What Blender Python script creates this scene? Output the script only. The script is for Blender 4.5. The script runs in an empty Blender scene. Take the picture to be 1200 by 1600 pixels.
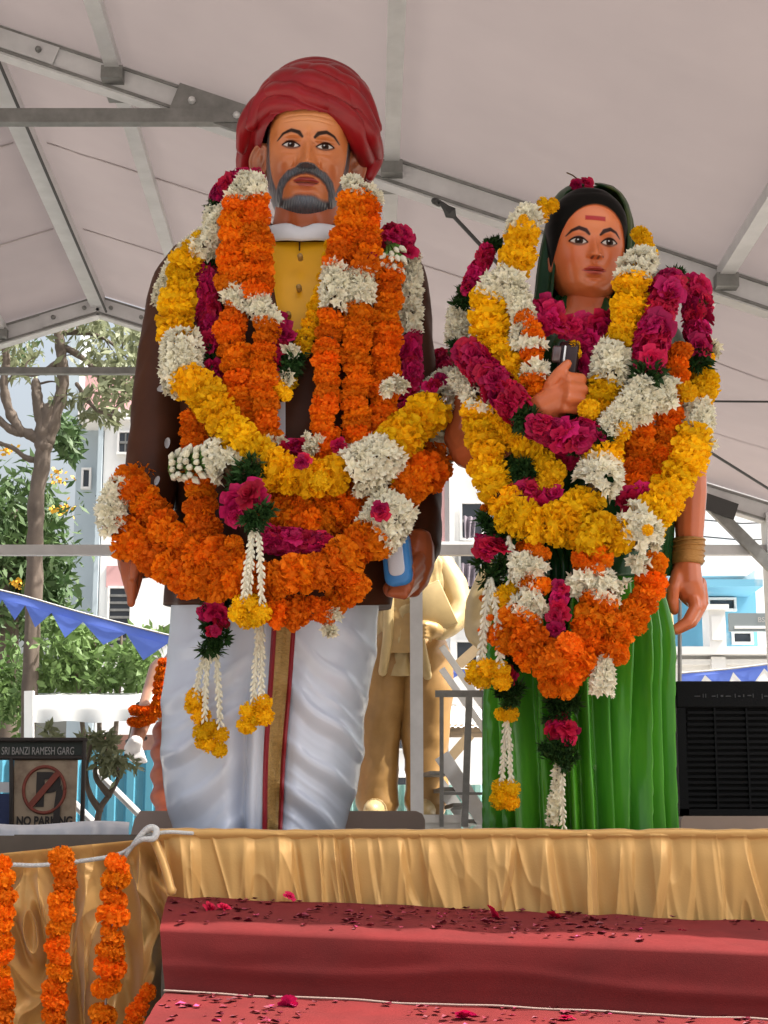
import bpy, bmesh, math, random
import numpy as np
from mathutils import Vector, Matrix, Quaternion

random.seed(7)
RNG = np.random.RandomState(11)
SC = bpy.context.scene
COL = SC.collection

# ------------------------------------------------------------------ camera, sky, sun, exposure
F = 2600.0                       # focal length in photograph pixels (photograph 1200 x 1600)
EYE = Vector((0, 0, 1.5))
PITCH = math.atan(530 / F)
cam_d = bpy.data.cameras.new('camera')
cam = bpy.data.objects.new('camera', cam_d); COL.objects.link(cam)
cam.location = EYE
cam.rotation_euler = (math.pi / 2 + PITCH, 0, 0)
cam_d.sensor_fit = 'VERTICAL'; cam_d.sensor_height = 24
cam_d.lens = 24 * F / 1600
cam_d.clip_start = 0.05; cam_d.clip_end = 2000
SC.camera = cam

SUN_EL, SUN_AZ = math.radians(58), math.radians(100)    # azimuth measured from +Y towards +X
w = bpy.data.worlds.new('World'); SC.world = w; w.use_nodes = True
nt = w.node_tree; bg = nt.nodes['Background']
sky = nt.nodes.new('ShaderNodeTexSky'); sky.sky_type = 'NISHITA'; sky.sun_disc = False
sky.sun_elevation = SUN_EL; sky.sun_rotation = SUN_AZ
sky.air_density = 1.4; sky.dust_density = 9.0; sky.ozone_density = 1.0
hs = nt.nodes.new('ShaderNodeHueSaturation'); hs.inputs['Saturation'].default_value = .55; hs.inputs['Value'].default_value = 1.1
nt.links.new(sky.outputs[0], hs.inputs['Color']); nt.links.new(hs.outputs[0], bg.inputs[0]); bg.inputs[1].default_value = 0.15
sun_d = bpy.data.lights.new('sun', 'SUN'); sun_d.energy = 5.0; sun_d.angle = math.radians(0.6)
sun_d.color = (1.0, 0.95, 0.87)
sun = bpy.data.objects.new('sun', sun_d); COL.objects.link(sun)
sd = Vector((math.sin(SUN_AZ) * math.cos(SUN_EL), math.cos(SUN_AZ) * math.cos(SUN_EL), math.sin(SUN_EL)))
sun.rotation_euler = sd.to_track_quat('Z', 'Y').to_euler()
vs = SC.view_settings
vs.view_transform = 'Standard'; vs.look = 'None'; vs.gamma = 1.0; vs.use_curve_mapping = False
vs.exposure = 0.85
SC.cycles.use_denoising = True
SC.cycles.max_bounces = 8

# ------------------------------------------------------------------ helpers
CF = Vector((0, math.cos(PITCH), math.sin(PITCH)))
CU = Vector((0, -math.sin(PITCH), math.cos(PITCH)))

def at(px, py, Y):
    """world point on the plane y = Y that the photograph shows at (px, py)"""
    d = CF + Vector((1, 0, 0)) * ((px - 600) / F) + CU * ((800 - py) / F)
    return EYE + d * (Y / d.y)

def proj(P):
    q = np.asarray(P, float) - np.array(EYE)
    dz = q[..., 1] * CF.y + q[..., 2] * CF.z
    return 600 + F * q[..., 0] / dz, 800 - F * (q[..., 1] * CU.y + q[..., 2] * CU.z) / dz

def mpp(Y): return Y / F * 1.02

def origin(o):
    v = Vector((0, 0, 0))
    while o is not None:
        v += o.location; o = o.parent
    return v

def thing(name, loc, label, cat, group=None):
    o = bpy.data.objects.new(name, None); COL.objects.link(o)
    o.location = loc; o.empty_display_size = 0.1
    return tag(o, label, cat, group)

def tag(o, label=None, cat=None, group=None, kind=None):
    if label: o['label'] = label
    if cat: o['category'] = cat
    if group: o['group'] = group
    if kind: o['kind'] = kind
    return o

def mk(name, V, Fc, mat, parent=None, smooth=True, loc=None):
    V = np.asarray(V, float).reshape(-1, 3)
    me = bpy.data.meshes.new(name)
    off = np.array(origin(parent)) if parent is not None else np.array(loc if loc is not None else (0, 0, 0), float)
    me.from_pydata((V - off).tolist(), [], [tuple(int(i) for i in f) for f in Fc])
    me.polygons.foreach_set('use_smooth', [smooth] * len(me.polygons))
    for m in (mat if isinstance(mat, (list, tuple)) else [mat]): me.materials.append(m)
    me.update()
    o = bpy.data.objects.new(name, me); COL.objects.link(o)
    if parent is not None: o.parent = parent
    elif loc is not None: o.location = loc
    return o

def grid_faces(n, m, closed=False, off=0):
    Fc = []
    for i in range(n - 1):
        for j in range(m if closed else m - 1):
            a = off + i * m + j; b = off + i * m + (j + 1) % m
            Fc.append((a, b, b + m, a + m))
    return Fc

class MB:
    def __init__(s): s.V = []; s.F = []; s.n = 0
    def add(s, V, Fc):
        V = np.asarray(V, float).reshape(-1, 3); s.V.append(V)
        s.F += [tuple(i + s.n for i in f) for f in Fc]; s.n += len(V); return s
    def box(s, lo, hi, M=None):
        lo = np.array(lo, float); hi = np.array(hi, float)
        V = np.array([[(lo, hi)[i][0], (lo, hi)[j][1], (lo, hi)[k][2]] for i in (0, 1) for j in (0, 1) for k in (0, 1)])
        if M is not None: V = np.array([M @ Vector(v) for v in V])
        return s.add(V, [(0, 1, 3, 2), (4, 6, 7, 5), (0, 4, 5, 1), (2, 3, 7, 6), (0, 2, 6, 4), (1, 5, 7, 3)])
    def beam(s, p, q, w, h, up=(0, 0, 1)):
        p = Vector(p); q = Vector(q); t = (q - p); L = t.length; t.normalize()
        u = Vector(up); u = (u - t * u.dot(t)).normalized(); r = t.cross(u)
        M = Matrix((r, t, u)).transposed().to_4x4(); M.translation = p
        return s.box((-w / 2, 0, -h / 2), (w / 2, L, h / 2), M)
    def tube(s, pts, rad, seg=8, flat=1.0):
        V, Fc = tube(pts, rad, seg); return s.add(V, Fc)
    def build(s, name, mat, parent=None, smooth=False, loc=None):
        return mk(name, np.concatenate(s.V), s.F, mat, parent, smooth, loc)

def tube(pts, rad, seg=10, cap=True):
    P = np.array([tuple(p) for p in pts], float); n = len(P)
    rad = np.full(n, rad, float) if np.isscalar(rad) else np.asarray(rad, float)
    if cap:   # rounded ends
        t0 = P[0] - P[1]; t0 /= np.linalg.norm(t0); t1 = P[-1] - P[-2]; t1 /= np.linalg.norm(t1)
        P = np.vstack([P[0] + t0 * rad[0] * .95, P[0] + t0 * rad[0] * .7, P, P[-1] + t1 * rad[-1] * .7, P[-1] + t1 * rad[-1] * .95])
        rad = np.concatenate([[rad[0] * .15, rad[0] * .7], rad, [rad[-1] * .7, rad[-1] * .15]]); n = len(P)
    T = np.gradient(P, axis=0); T /= np.linalg.norm(T, axis=1)[:, None] + 1e-12
    ref = np.array([0, 0, 1.0]) if abs(T[0][2]) < .9 else np.array([0, 1.0, 0])
    N = np.zeros_like(P); u = np.cross(T[0], ref); u /= np.linalg.norm(u)
    for i in range(n):
        u = u - T[i] * u.dot(T[i]); u /= np.linalg.norm(u); N[i] = u
    B = np.cross(T, N); a = np.linspace(0, 2 * np.pi, seg, endpoint=False)
    V = P[:, None] + rad[:, None, None] * (np.cos(a)[None, :, None] * N[:, None] + np.sin(a)[None, :, None] * B[:, None])
    Fc = grid_faces(n, seg, True)
    Fc.append(tuple(range(seg))[::-1]); Fc.append(tuple((n - 1) * seg + i for i in range(seg)))
    return V.reshape(-1, 3), Fc

def crom(P, n):
    """Catmull-Rom through P (k, d) -> n*(k-1)+1 samples"""
    P = np.asarray(P, float); Q = np.vstack([2 * P[0] - P[1], P, 2 * P[-1] - P[-2]]); out = []
    for i in range(1, len(Q) - 2):
        p0, p1, p2, p3 = Q[i - 1:i + 3]
        for t in np.arange(n) / n:
            out.append(.5 * (2 * p1 + (p2 - p0) * t + (2 * p0 - 5 * p1 + 4 * p2 - p3) * t * t + (3 * p1 - p0 - 3 * p2 + p3) * t ** 3))
    out.append(P[-1]); return np.array(out)

_H = np.random.RandomState(3).rand(256, 256)
def vnoise(x, y):
    x = np.asarray(x, float); y = np.asarray(y, float)
    xi = np.floor(x).astype(int); yi = np.floor(y).astype(int); fx = x - xi; fy = y - yi
    fx = fx * fx * (3 - 2 * fx); fy = fy * fy * (3 - 2 * fy)
    h = lambda a, b: _H[a % 256, b % 256]
    return (h(xi, yi) * (1 - fx) * (1 - fy) + h(xi + 1, yi) * fx * (1 - fy) + h(xi, yi + 1) * (1 - fx) * fy + h(xi + 1, yi + 1) * fx * fy) * 2 - 1
def fbm(x, y, o=3):
    s = 0; a = 1
    for i in range(o): s = s + a * vnoise(x * 2 ** i + 17 * i, y * 2 ** i + 31 * i); a *= .5
    return s
def sstep(a, b, x):
    t = np.clip((np.asarray(x, float) - a) / (b - a), 0, 1); return t * t * (3 - 2 * t)
def gs(x, c, s): return np.exp(-((x - c) / s) ** 2)
def ip(x, tab):
    """smooth interpolation in a table [(x, y), ...]"""
    t = np.array(sorted(tab), float); d = np.gradient(t[:, 1], t[:, 0])
    x = np.asarray(x, float); xc = np.clip(x, t[0, 0], t[-1, 0]); i = np.clip(np.searchsorted(t[:, 0], xc) - 1, 0, len(t) - 2)
    h = t[i + 1, 0] - t[i, 0]; s = (xc - t[i, 0]) / h
    return ((2 * s ** 3 - 3 * s ** 2 + 1) * t[i, 1] + (s ** 3 - 2 * s ** 2 + s) * h * d[i] + (-2 * s ** 3 + 3 * s ** 2) * t[i + 1, 1] + (s ** 3 - s ** 2) * h * d[i + 1])

# ------------------------------------------------------------------ materials
def pm(name, col, rough=.6, metal=0, var=.0, scale=8, bump=0, bscale=40, spec=.5, objvar=0, coat=0, col2=None, stretch=None, attr=None, sheen=0, detail=4, thr=None, trans=0):
    m = bpy.data.materials.new(name); m.use_nodes = True; t = m.node_tree; N = t.nodes; L = t.links
    b = N['Principled BSDF']; b.inputs['Roughness'].default_value = rough; b.inputs['Metallic'].default_value = metal
    b.inputs['Specular IOR Level'].default_value = spec; b.inputs['Coat Weight'].default_value = coat
    b.inputs['Coat Roughness'].default_value = .12; b.inputs['Sheen Weight'].default_value = sheen
    tc = N.new('ShaderNodeTexCoord'); mp = N.new('ShaderNodeMapping'); L.new(tc.outputs['Object'], mp.inputs[0])
    if stretch: mp.inputs['Scale'].default_value = stretch
    if attr:
        a = N.new('ShaderNodeAttribute'); a.attribute_name = attr; src = a.outputs['Color']
        sr = N.new('ShaderNodeMapRange'); sr.inputs[1].default_value = .012; sr.inputs[2].default_value = .09; sr.inputs[3].default_value = .02; sr.inputs[4].default_value = spec
        L.new(a.outputs['Fac'], sr.inputs[0]); L.new(sr.outputs[0], b.inputs['Specular IOR Level'])
        s2 = N.new('ShaderNodeMapRange'); s2.inputs[1].default_value = .012; s2.inputs[2].default_value = .09; s2.inputs[3].default_value = 0; s2.inputs[4].default_value = coat
        L.new(a.outputs['Fac'], s2.inputs[0]); L.new(s2.outputs[0], b.inputs['Coat Weight'])
    else:
        rgb = N.new('ShaderNodeRGB'); rgb.outputs[0].default_value = (*col, 1); src = rgb.outputs[0]
    if var or col2:
        n = N.new('ShaderNodeTexNoise'); n.inputs['Scale'].default_value = scale; n.inputs['Detail'].default_value = detail; n.inputs['Roughness'].default_value = .6
        L.new(mp.outputs[0], n.inputs[0])
        mr = N.new('ShaderNodeMapRange'); lo, hi = thr or (.3, .7)
        mr.inputs[1].default_value = lo; mr.inputs[2].default_value = hi; L.new(n.outputs[0], mr.inputs[0])
        mx = N.new('ShaderNodeMix'); mx.data_type = 'RGBA'
        L.new(mr.outputs[0], mx.inputs[0]); L.new(src, mx.inputs[6])
        if col2: mx.inputs[7].default_value = (*col2, 1)
        else:
            h = N.new('ShaderNodeHueSaturation'); h.inputs['Value'].default_value = 1 - var; L.new(src, h.inputs['Color']); L.new(h.outputs[0], mx.inputs[7])
        src = mx.outputs[2]
    if objvar:
        oi = N.new('ShaderNodeObjectInfo'); h = N.new('ShaderNodeHueSaturation')
        r1 = N.new('ShaderNodeMapRange'); r1.inputs[3].default_value = 1 - objvar; r1.inputs[4].default_value = 1 + objvar * .5
        r2 = N.new('ShaderNodeMapRange'); r2.inputs[3].default_value = .5 - .03 * objvar; r2.inputs[4].default_value = .5 + .035 * objvar
        ml = N.new('ShaderNodeMath'); ml.operation = 'MULTIPLY'; ml.inputs[1].default_value = 7.31; fr = N.new('ShaderNodeMath'); fr.operation = 'FRACT'
        L.new(oi.outputs['Random'], ml.inputs[0]); L.new(ml.outputs[0], fr.inputs[0])
        L.new(oi.outputs['Random'], r1.inputs[0]); L.new(fr.outputs[0], r2.inputs[0])
        L.new(r1.outputs[0], h.inputs['Value']); L.new(r2.outputs[0], h.inputs['Hue']); L.new(src, h.inputs['Color']); src = h.outputs[0]
    L.new(src, b.inputs['Base Color'])
    if bump:
        n2 = N.new('ShaderNodeTexNoise'); n2.inputs['Scale'].default_value = bscale; n2.inputs['Detail'].default_value = 5
        L.new(mp.outputs[0], n2.inputs[0]); bp = N.new('ShaderNodeBump'); bp.inputs['Strength'].default_value = bump; bp.inputs['Distance'].default_value = .01
        L.new(n2.outputs[0], bp.inputs['Height']); L.new(bp.outputs[0], b.inputs['Normal'])
    if trans:
        tr = N.new('ShaderNodeBsdfTranslucent'); L.new(src, tr.inputs[0]); ms = N.new('ShaderNodeMixShader'); ms.inputs[0].default_value = trans
        L.new(b.outputs[0], ms.inputs[1]); L.new(tr.outputs[0], ms.inputs[2]); L.new(ms.outputs[0], N['Material Output'].inputs[0])
    return m

M = {}
M['orange'] = pm('marigold_orange', (.92, .21, .005), .65, spec=.12, objvar=.24, trans=.25, var=.16, scale=2.2)
M['yellow'] = pm('marigold_yellow', (.95, .53, .006), .65, spec=.12, objvar=.2, trans=.25, var=.12, scale=2.2)
M['white'] = pm('tuberose_white', (.90, .85, .68), .6, spec=.15, objvar=.14, var=.15, scale=60, trans=.2)
M['rose'] = pm('rose_magenta', (.62, .013, .10), .55, spec=.18, objvar=.4, trans=.2, var=.35, scale=2.5)
M['leaf'] = pm('leaf_dark', (.020, .052, .012), .55, spec=.15, objvar=.3)
M['budgreen'] = pm('bud_green', (.10, .22, .04), .5)
M['core'] = pm('thread_core', (.10, .06, .03), .9)
M['alu'] = pm('aluminium', (.62, .62, .63), .45, .2, var=.18, scale=6, bump=.05)
M['galv'] = pm('galvanised_steel', (.27, .27, .26), .5, .6, var=.3, scale=14)
M['cable'] = pm('steel_cable', (.06, .06, .06), .5, .5)
M['blackp'] = pm('black_plastic', (.006, .006, .007), .6, spec=.12, var=.3, bump=.15, bscale=200)
M['concrete'] = pm('ground_concrete', (.34, .32, .29), .9, var=.3, scale=1.5, bump=.2)
# ------------------------------------------------------------------ ground
g = MB().add([(-300, -120, 0), (300, -120, 0), (300, 500, 0), (-300, 500, 0)], [(0, 1, 2, 3)]).build('ground', M['concrete'])
tag(g, kind='structure')

# ------------------------------------------------------------------ marquee tent
def fabric_mat():
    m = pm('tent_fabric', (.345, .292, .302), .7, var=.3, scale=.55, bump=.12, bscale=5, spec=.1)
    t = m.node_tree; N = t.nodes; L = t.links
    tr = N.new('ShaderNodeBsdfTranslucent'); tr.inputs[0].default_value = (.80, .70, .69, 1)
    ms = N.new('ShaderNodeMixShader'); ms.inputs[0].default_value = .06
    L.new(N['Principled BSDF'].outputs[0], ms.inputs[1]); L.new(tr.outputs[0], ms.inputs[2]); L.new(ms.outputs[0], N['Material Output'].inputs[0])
    return m
M['fabric'] = fabric_mat()
PSI = -0.0096
apex = at(155, 480, 12)
eav = at(1100, 772, 12)
SL = (apex.z - eav.z) / (eav.x - apex.x)
HALF = 5.0
def TP(u, s, dz=0):
    """tent frame: u across from the ridge, s along the axis, on the rafter underside line"""
    return Vector((apex.x + u + (s - 12) * math.sin(PSI), s, apex.z + (12 - s) * .035 - (SL + (12 - s) * .0095) * abs(u) + dz))
def TPz(u, s, z):
    v = TP(u, s); v.z = z; return v
tent = thing('marquee_tent', (apex.x, 8, 0), 'large white gabled marquee tent with grey aluminium frame over both statues', 'tent')
RH = .15
FR = (4.0, 8.0, 12.0)
UP = (-HALF, -3.82, -2.15, -.72, .72, 2.15, 3.82, HALF)   # purlins
for s in FR:
    for sg in (-1, 1):
        m = MB().beam(TP(0, s), TP(sg * HALF, s), .10, RH)
        m.build('rafter', M['alu'], tent)
        lip = MB()
        lip.beam(TP(0, s - .055, -.062), TP(sg * HALF, s - .055, -.062), .012, .014)
        lip.beam(TP(0, s - .055, .062), TP(sg * HALF, s - .055, .062), .012, .014)
        lip.build('keder_groove', M['galv'], tent)
        MB().beam(TP(sg * HALF, s), TPz(sg * HALF, s, 0), .12, .18, (0, 1, 0)).build('leg', M['alu'], tent)
    # ridge knuckle plates and bolts
    kp = MB()
    for sg in (-1, 1): kp.beam(TP(0, s - .06), TP(sg * .42, s - .06), .014, .10)
    kp.build('ridge_plate', M['alu'], tent)
    for sg in (-1, 1):
        for u in (.1, .33, 1.5, 3.2):
            p = TP(sg * u, s - .07); MB().tube([p, p + Vector((0, -.012, 0))], .017, 8).build('bolt', M['galv'], tent)
for i in range(len(FR) - 1):
    for u in UP:
        if abs(u) == HALF: continue
        MB().beam(TP(u, FR[i] + .05, .045), TP(u, FR[i + 1] - .05, .045), .075, .06).build('purlin', M['alu'], tent)
        for e in (FR[i] + .10, FR[i + 1] - .10):
            MB().beam(TP(u, e - .03, -.01), TP(u, e + .05, -.01), .11, .07).build('purlin_bracket', M['galv'], tent)
    MB().beam(TP(0, FR[i] + .05, .02), TP(0, FR[i + 1] - .05, .02), .10, .10).build('ridge_purlin', M['alu'], tent)
    MB().tube([TP(.07, FR[i] + .1, -.03), TP(.07, FR[i + 1] - .1, -.05)], .010, 6).build('ridge_cable', M['cable'], tent)
    # roof fabric
    for sg in (-1, 1):
        n, k = 60, 70; V = []
        for a in range(n):
            for b in range(k):
                u = a / (n - 1) * HALF * 1.02; s = FR[i] + b / (k - 1) * 4
                sag = 0
                d = min(abs(u - abs(q)) for q in UP if q * sg >= 0 or abs(q) == HALF); d = min(d, u)
                sag = .035 * math.sin(math.pi * (b / (k - 1))) * min(1, d * 2)
                wr = .014 * float(fbm(u * 1.2 + i * 9 + sg, s * 3.0, 3)) + .020 * (1 - abs(float(vnoise(u * 1.5 + .5 * s + i * 5, s * 1.1 - u * .6)))) ** 6 + .007 * math.sin(9 * s + 3 * float(vnoise(u, s))) * math.exp(-abs(u - 2.6) * 2)
                V.append(TP(sg * u, s, RH / 2 + .022 - sag * .5 + wr * min(1, 3 * d) * 1.2 * math.sin(math.pi * b / (k - 1)) ** .5))
        fc = grid_faces(n, k)
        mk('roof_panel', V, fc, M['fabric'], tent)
M['seam_f'] = pm('fabric_seam', (.42, .365, .37), .7, spec=.1)
for (i, sq) in ((1, (1.35, 2.65)),):
    for sg in (-1, 1):
        for q in sq:
            MB().beam(TP(sg * .1, FR[i] + q, RH / 2 + .012), TP(sg * HALF, FR[i] + q, RH / 2 + .022), .018, .004).build('fabric_seam', M['seam_f'], tent)
# tie beam with its gusset on the middle frame
zt = at(180, 194, 8).z
ut = (apex.z + .14 - zt) / (SL + .038)
MB().beam(TPz(-ut, 8 - .08, zt), TPz(ut, 8 - .08, zt), .06, .075).build('tie_beam', M['galv'], tent)
for sg in (-1, 1):
    MB().beam(TP(sg * (ut - .34), 8 - .085, -.01), TP(sg * (ut + .10), 8 - .085, -.01), .02, .15).build('gusset_plate', M['galv'], tent)
    for du in (-.25, -.02):
        p = TP(sg * (ut + du), 8 - .1, -.01); MB().tube([p, p + Vector((0, -.012, 0))], .02, 8).build('bolt', M['alu'], tent)
# end frame: rails, knee brace
zr1, zr2 = at(300, 860, 12).z, at(100, 580, 12).z
MB().beam(TPz(-HALF, 12, zr1), TPz(HALF, 12, zr1), .06, .075).build('end_rail', M['alu'], tent)
uu = (apex.z - zr2) / SL
MB().beam(TPz(-uu, 12, zr2), TPz(uu * .35, 12, zr2), .05, .05).build('end_rail', M['galv'], tent)
b0, b1 = at(1110, 790, 11.93), at(1225, 905, 11.93)
MB().beam(b0, b1, .05, .085).build('knee_brace', M['galv'], tent)
MB().beam(at(1098, 782, 11.9), at(1150, 800, 11.9), .03, .12).build('gusset_plate', M['cable'], tent)
MB().beam(at(650, 862, 12), TPz(at(650, 862, 12).x - apex.x, 12, 0), .09, .09, (0, 1, 0)).build('end_post', M['alu'], tent)
# bracing cables
for (a, b, r) in (((690, 318, 7.85), (790, 425, 7.95), .010), ((1096, 698, 9.2), (1230, 782, 9.6), .008), ((1095, 627, 8.6), (1235, 628, 8.6), .006)):
    MB().tube([at(*a), at(*b)], r, 6).build('bracing_cable', M['cable'], tent)
c0 = at(690, 318, 7.85); c1 = at(710, 339, 7.87)
MB().tube([c0, c0 + (c1 - c0) * .35, c0 + (c1 - c0) * .7, c1], [.012, .02, .035, .012], 8).build('turnbuckle', M['cable'], tent)
MB().tube([at(679, 314, 7.85), at(686, 318, 7.88)], .018, 8).build('turnbuckle', M['cable'], tent)

# ------------------------------------------------------------------ stage, red steps, satin skirting
M['stage'] = pm('stage_boards', (.10, .075, .055), .7, var=.4, scale=5)
ST_Y = 4.75
ztop = at(600, 1298, ST_Y).z
stg = MB().box((-3.2, ST_Y + .14, 0), (4.2, 8.2, ztop - .012)).build('stage', M['stage']); tag(stg, kind='structure')

def satin():
    m = pm('gold_satin', (.60, .34, .105), .36, .2, var=.2, scale=3.0, spec=.4, sheen=.2, bump=.05, bscale=160)
    return m
M['satin'] = satin()
M['seam'] = pm('hem_thread', (.68, .55, .38), .7)

def sheet(name, TL, TR, BL, BR, nu, nv, disp, mat, parent=None, thick=0, drop=None):
    TL, TR, BL, BR = (np.array(tuple(p), float) for p in (TL, TR, BL, BR))
    u = np.linspace(0, 1, nu)[None, :, None]; v = np.linspace(0, 1, nv)[:, None, None]
    P = (TL * (1 - u) + TR * u) * (1 - v) + (BL * (1 - u) + BR * u) * v
    U = np.broadcast_to(u[..., 0], (nv, nu)); Vv = np.broadcast_to(v[..., 0], (nv, nu))
    d = disp(U, Vv)
    if isinstance(d, tuple): P = P + np.stack(d, -1)
    else: P[..., 1] -= d
    return mk(name, P.reshape(-1, 3), grid_faces(nv, nu), mat, parent)

def pleats(U, V):
    x = U * 3.0
    w = U * 19 + 1.3 * fbm(U * 6, V * .25, 2) + .10 * V * vnoise(U * 18, V * .6)
    k = np.floor(w).astype(int); ph = w - k; amp = .35 + .9 * _H[(k * 7) % 256, 5]; br_ = .55 + .35 * _H[(k * 3) % 256, 8]
    saw = np.where(ph < br_, (ph / br_) ** 1.4, ((1 - ph) / (1 - br_)) ** .8)
    grow = .30 + .70 * sstep(.0, .45, V)
    d = .026 * amp * saw * grow
    d += .008 * vnoise(U * 70 + 2.5 * fbm(U * 9, V * .25, 2), V * .35 + U * 3) * (.3 + .7 * sstep(0, .3, V))      # gathers
    d += .010 * (1 - np.abs(vnoise(U * 26 + V * .25, V * .4 - U * 4))) ** 4 * sstep(.05, .3, V)
    d += .006 * (1 - np.abs(vnoise(U * 50 - V * .6, V * .8 + 3))) ** 4
    d += .016 * np.exp(-(V / .05) ** 2) - .018 * sstep(.04, 0, V)
    return d
T0, T1 = at(238, 1302, ST_Y), at(1330, 1300, 4.62)
B0, B1 = at(255, 1404, ST_Y - .01), at(1330, 1452, 4.60)
T0.z += .004
sk = sheet('stage_skirt', T0, T1, B0, B1, 900, 60, pleats, M['satin']); 
tag(sk, 'pleated gold satin skirting along the stage edge below both statues', 'skirting')
# hem that turns over the stage edge
V = []; nn = 260
for i in range(nn):
    p = T0.lerp(T1, i / (nn - 1)); q = .003 * float(fbm(i * .11, 3.1, 2))
    for a in range(5):
        V.append((p.x, p.y + [-.004, -.016, -.012, .02, .30][a], p.z + [-.02, -.006, .006 + q, .009 + q, .006][a]))
hem = mk('hem', V, grid_faces(nn, 5), M['satin'], sk)

def swags(U, V):
    x = U * 11; y = V * 5
    d = .05 * fbm(x * .9 + .5 * V, V * .9 + .3, 2)
    w = x * 1.15 + .8 * fbm(x * .9, V * 1.1, 2) - .5 * V * U
    d += .10 * (1 - np.abs(np.sin(w * 1.9))) ** 1.3 * sstep(0, .12, V)
    q = fbm(x * 1.1 + .55 * y + 1.2 * vnoise(x, y * .6), y * .42 - x * .35, 2)
    d += .085 * (1 - np.abs(q)) ** 3 * sstep(.02, .2, V)
    d += .016 * (1 - np.abs(vnoise(x * 1.3 - .5 * y, y * .4 + x * .5))) ** 3
    d += .02 * np.exp(-(V / .03) ** 2)
    return (.85 * d - .07 * sstep(0, .1, V)) * (1 + .2 * V)
L0, L1 = at(-300, 1364, ST_Y - .05), at(258, 1308, ST_Y - .05)
L2, L3 = at(-300, 1760, ST_Y - .12), at(280, 1760, ST_Y - .08)
sl = sheet('stage_skirt', L0, L1, L2, L3, 560, 260, swags, M['satin'])
tag(sl, 'crumpled gold satin cloth hanging behind the marigold strings beside the steps', 'skirting')
M['rope'] = pm('white_rope', (.45, .45, .44), .8, bump=.5, bscale=150)
r = [at(-300, 1366, 4.66), at(-20, 1352, 4.66), at(60, 1352, 4.66), at(130, 1345, 4.66), at(185, 1335, 4.66), at(212, 1318, 4.65), at(232, 1298, 4.66), at(240, 1292, 4.68), at(226, 1296, 4.64), at(206, 1330, 4.64), at(300, 1308, 4.70), at(330, 1303, 4.74)]
V, fc = tube(crom(r[:9], 8), .006, 8)
rp = mk('tie_rope', V, fc, M['rope']); tag(rp, 'white rope knotted at the stage corner above the gold cloth', 'rope')
V, fc = tube(crom([at(196, 1338, 4.63), at(214, 1312, 4.62), at(232, 1294, 4.62), at(244, 1297, 4.62), at(240, 1310, 4.61), at(222, 1312, 4.61), at(206, 1322, 4.62)], 8), [.005 + .005 * math.sin(i / 48 * math.pi) for i in range(49)], 8)
mk('knot_loop', V, fc, M['rope'], rp)
V, fc = tube(crom([at(230, 1305, 4.63), at(262, 1300, 4.63), at(300, 1302, 4.64)], 8), .006, 6); mk('knot_tail', V, fc, M['rope'], rp)
V, fc = tube(crom([at(242, 1315, 4.64), at(256, 1350, 4.62), at(268, 1392, 4.6)], 8), [.012] * 16 + [.014], 8); mk('gold_tassel', V, fc, M['satin'], rp)

M['carpet'] = pm('red_carpet', (.16, .025, .025), 1.0, var=.25, scale=5, bump=.12, bscale=420, spec=.02, col2=(.12, .024, .024))
M['carpet_edge'] = pm('carpet_edge', (.28, .2, .17), .9)
def lerpP(a, b, t): return np.array(a) * (1 - t) + np.array(b) * t
def step(pb, pf, pr, nm, lab, nb=26, nr=22):
    """pb/pf/pr: (left,right) of back edge, front edge, riser foot"""
    nu = 200; rows = []
    prof = [(0, k / nb) for k in range(nb)] + [(1, k / nr) for k in range(nr + 1)]
    for j, (seg, t) in enumerate(prof):
        for i in range(nu):
            u = i / (nu - 1)
            B = lerpP(pb[0], pb[1], u); Fp = lerpP(pf[0], pf[1], u); R = lerpP(pr[0], pr[1], u)
            P = B * (1 - t) + Fp * t if seg == 0 else Fp * (1 - t) + R * t
            if seg == 0 and t > .8: P = P - np.array([0, 0, .008 * ((t - .8) / .2) ** 4])
            if seg == 1: P = P - np.array([0, 0, .008 * (1 - t)])
            if seg == 1: P[1] -= .003 * math.sin(math.pi * min(1, t * 1.25)) ** .7 + .0015 * float(fbm(u * 9, t * 2.2 + u * 3, 2)) * math.sin(math.pi * t)+ .003 * math.exp(-((t - .55 - .15 * float(vnoise(u * 4, 1.2))) / .10) ** 2)
            else: P[2] += .005 * float(fbm(u * 8 + 3, t * 1.8, 3)) + .003 * float(vnoise(u * 30, t * 9))
            rows.append(P)
    o = mk(nm, rows, grid_faces(len(prof), nu), M['carpet'])
    return tag(o, lab, 'step')
XR = 1330
b_ = (at(262, 1400, ST_Y - .03), at(XR, 1447, 4.56)); f_ = (at(250, 1447, 4.22), at(XR, 1490, 3.98)); r_ = (at(258, 1550, 4.22), at(XR, 1600, 3.98))
step(b_, f_, r_, 'carpet_step', 'upper red carpeted step strewn with petals below the gold skirting')
f2 = (at(218, 1610, 3.75), at(XR, 1662, 3.5)); r2 = (Vector((f2[0].x, f2[0].y, f2[0].z - .18)), Vector((f2[1].x, f2[1].y, f2[1].z - .18)))
r_b = (r_[0] + Vector((0, .02, .0)), r_[1] + Vector((0, .02, .0)))
step(r_b, f2, r2, 'carpet_step', 'lower red carpeted step at the bottom edge strewn with petals')
V, fc = tube([Vector(lerpP(r_[0], r_[1], t)) + Vector((0, -.012 , .002 + .003 * float(vnoise(t * 14, 4)))) for t in np.linspace(0, 1, 60)], .003, 6)
ce = mk('carpet_joint_cord', V, fc, M['carpet_edge']); tag(ce, 'thin pale cord along the foot of the upper red riser', 'cord')
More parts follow.
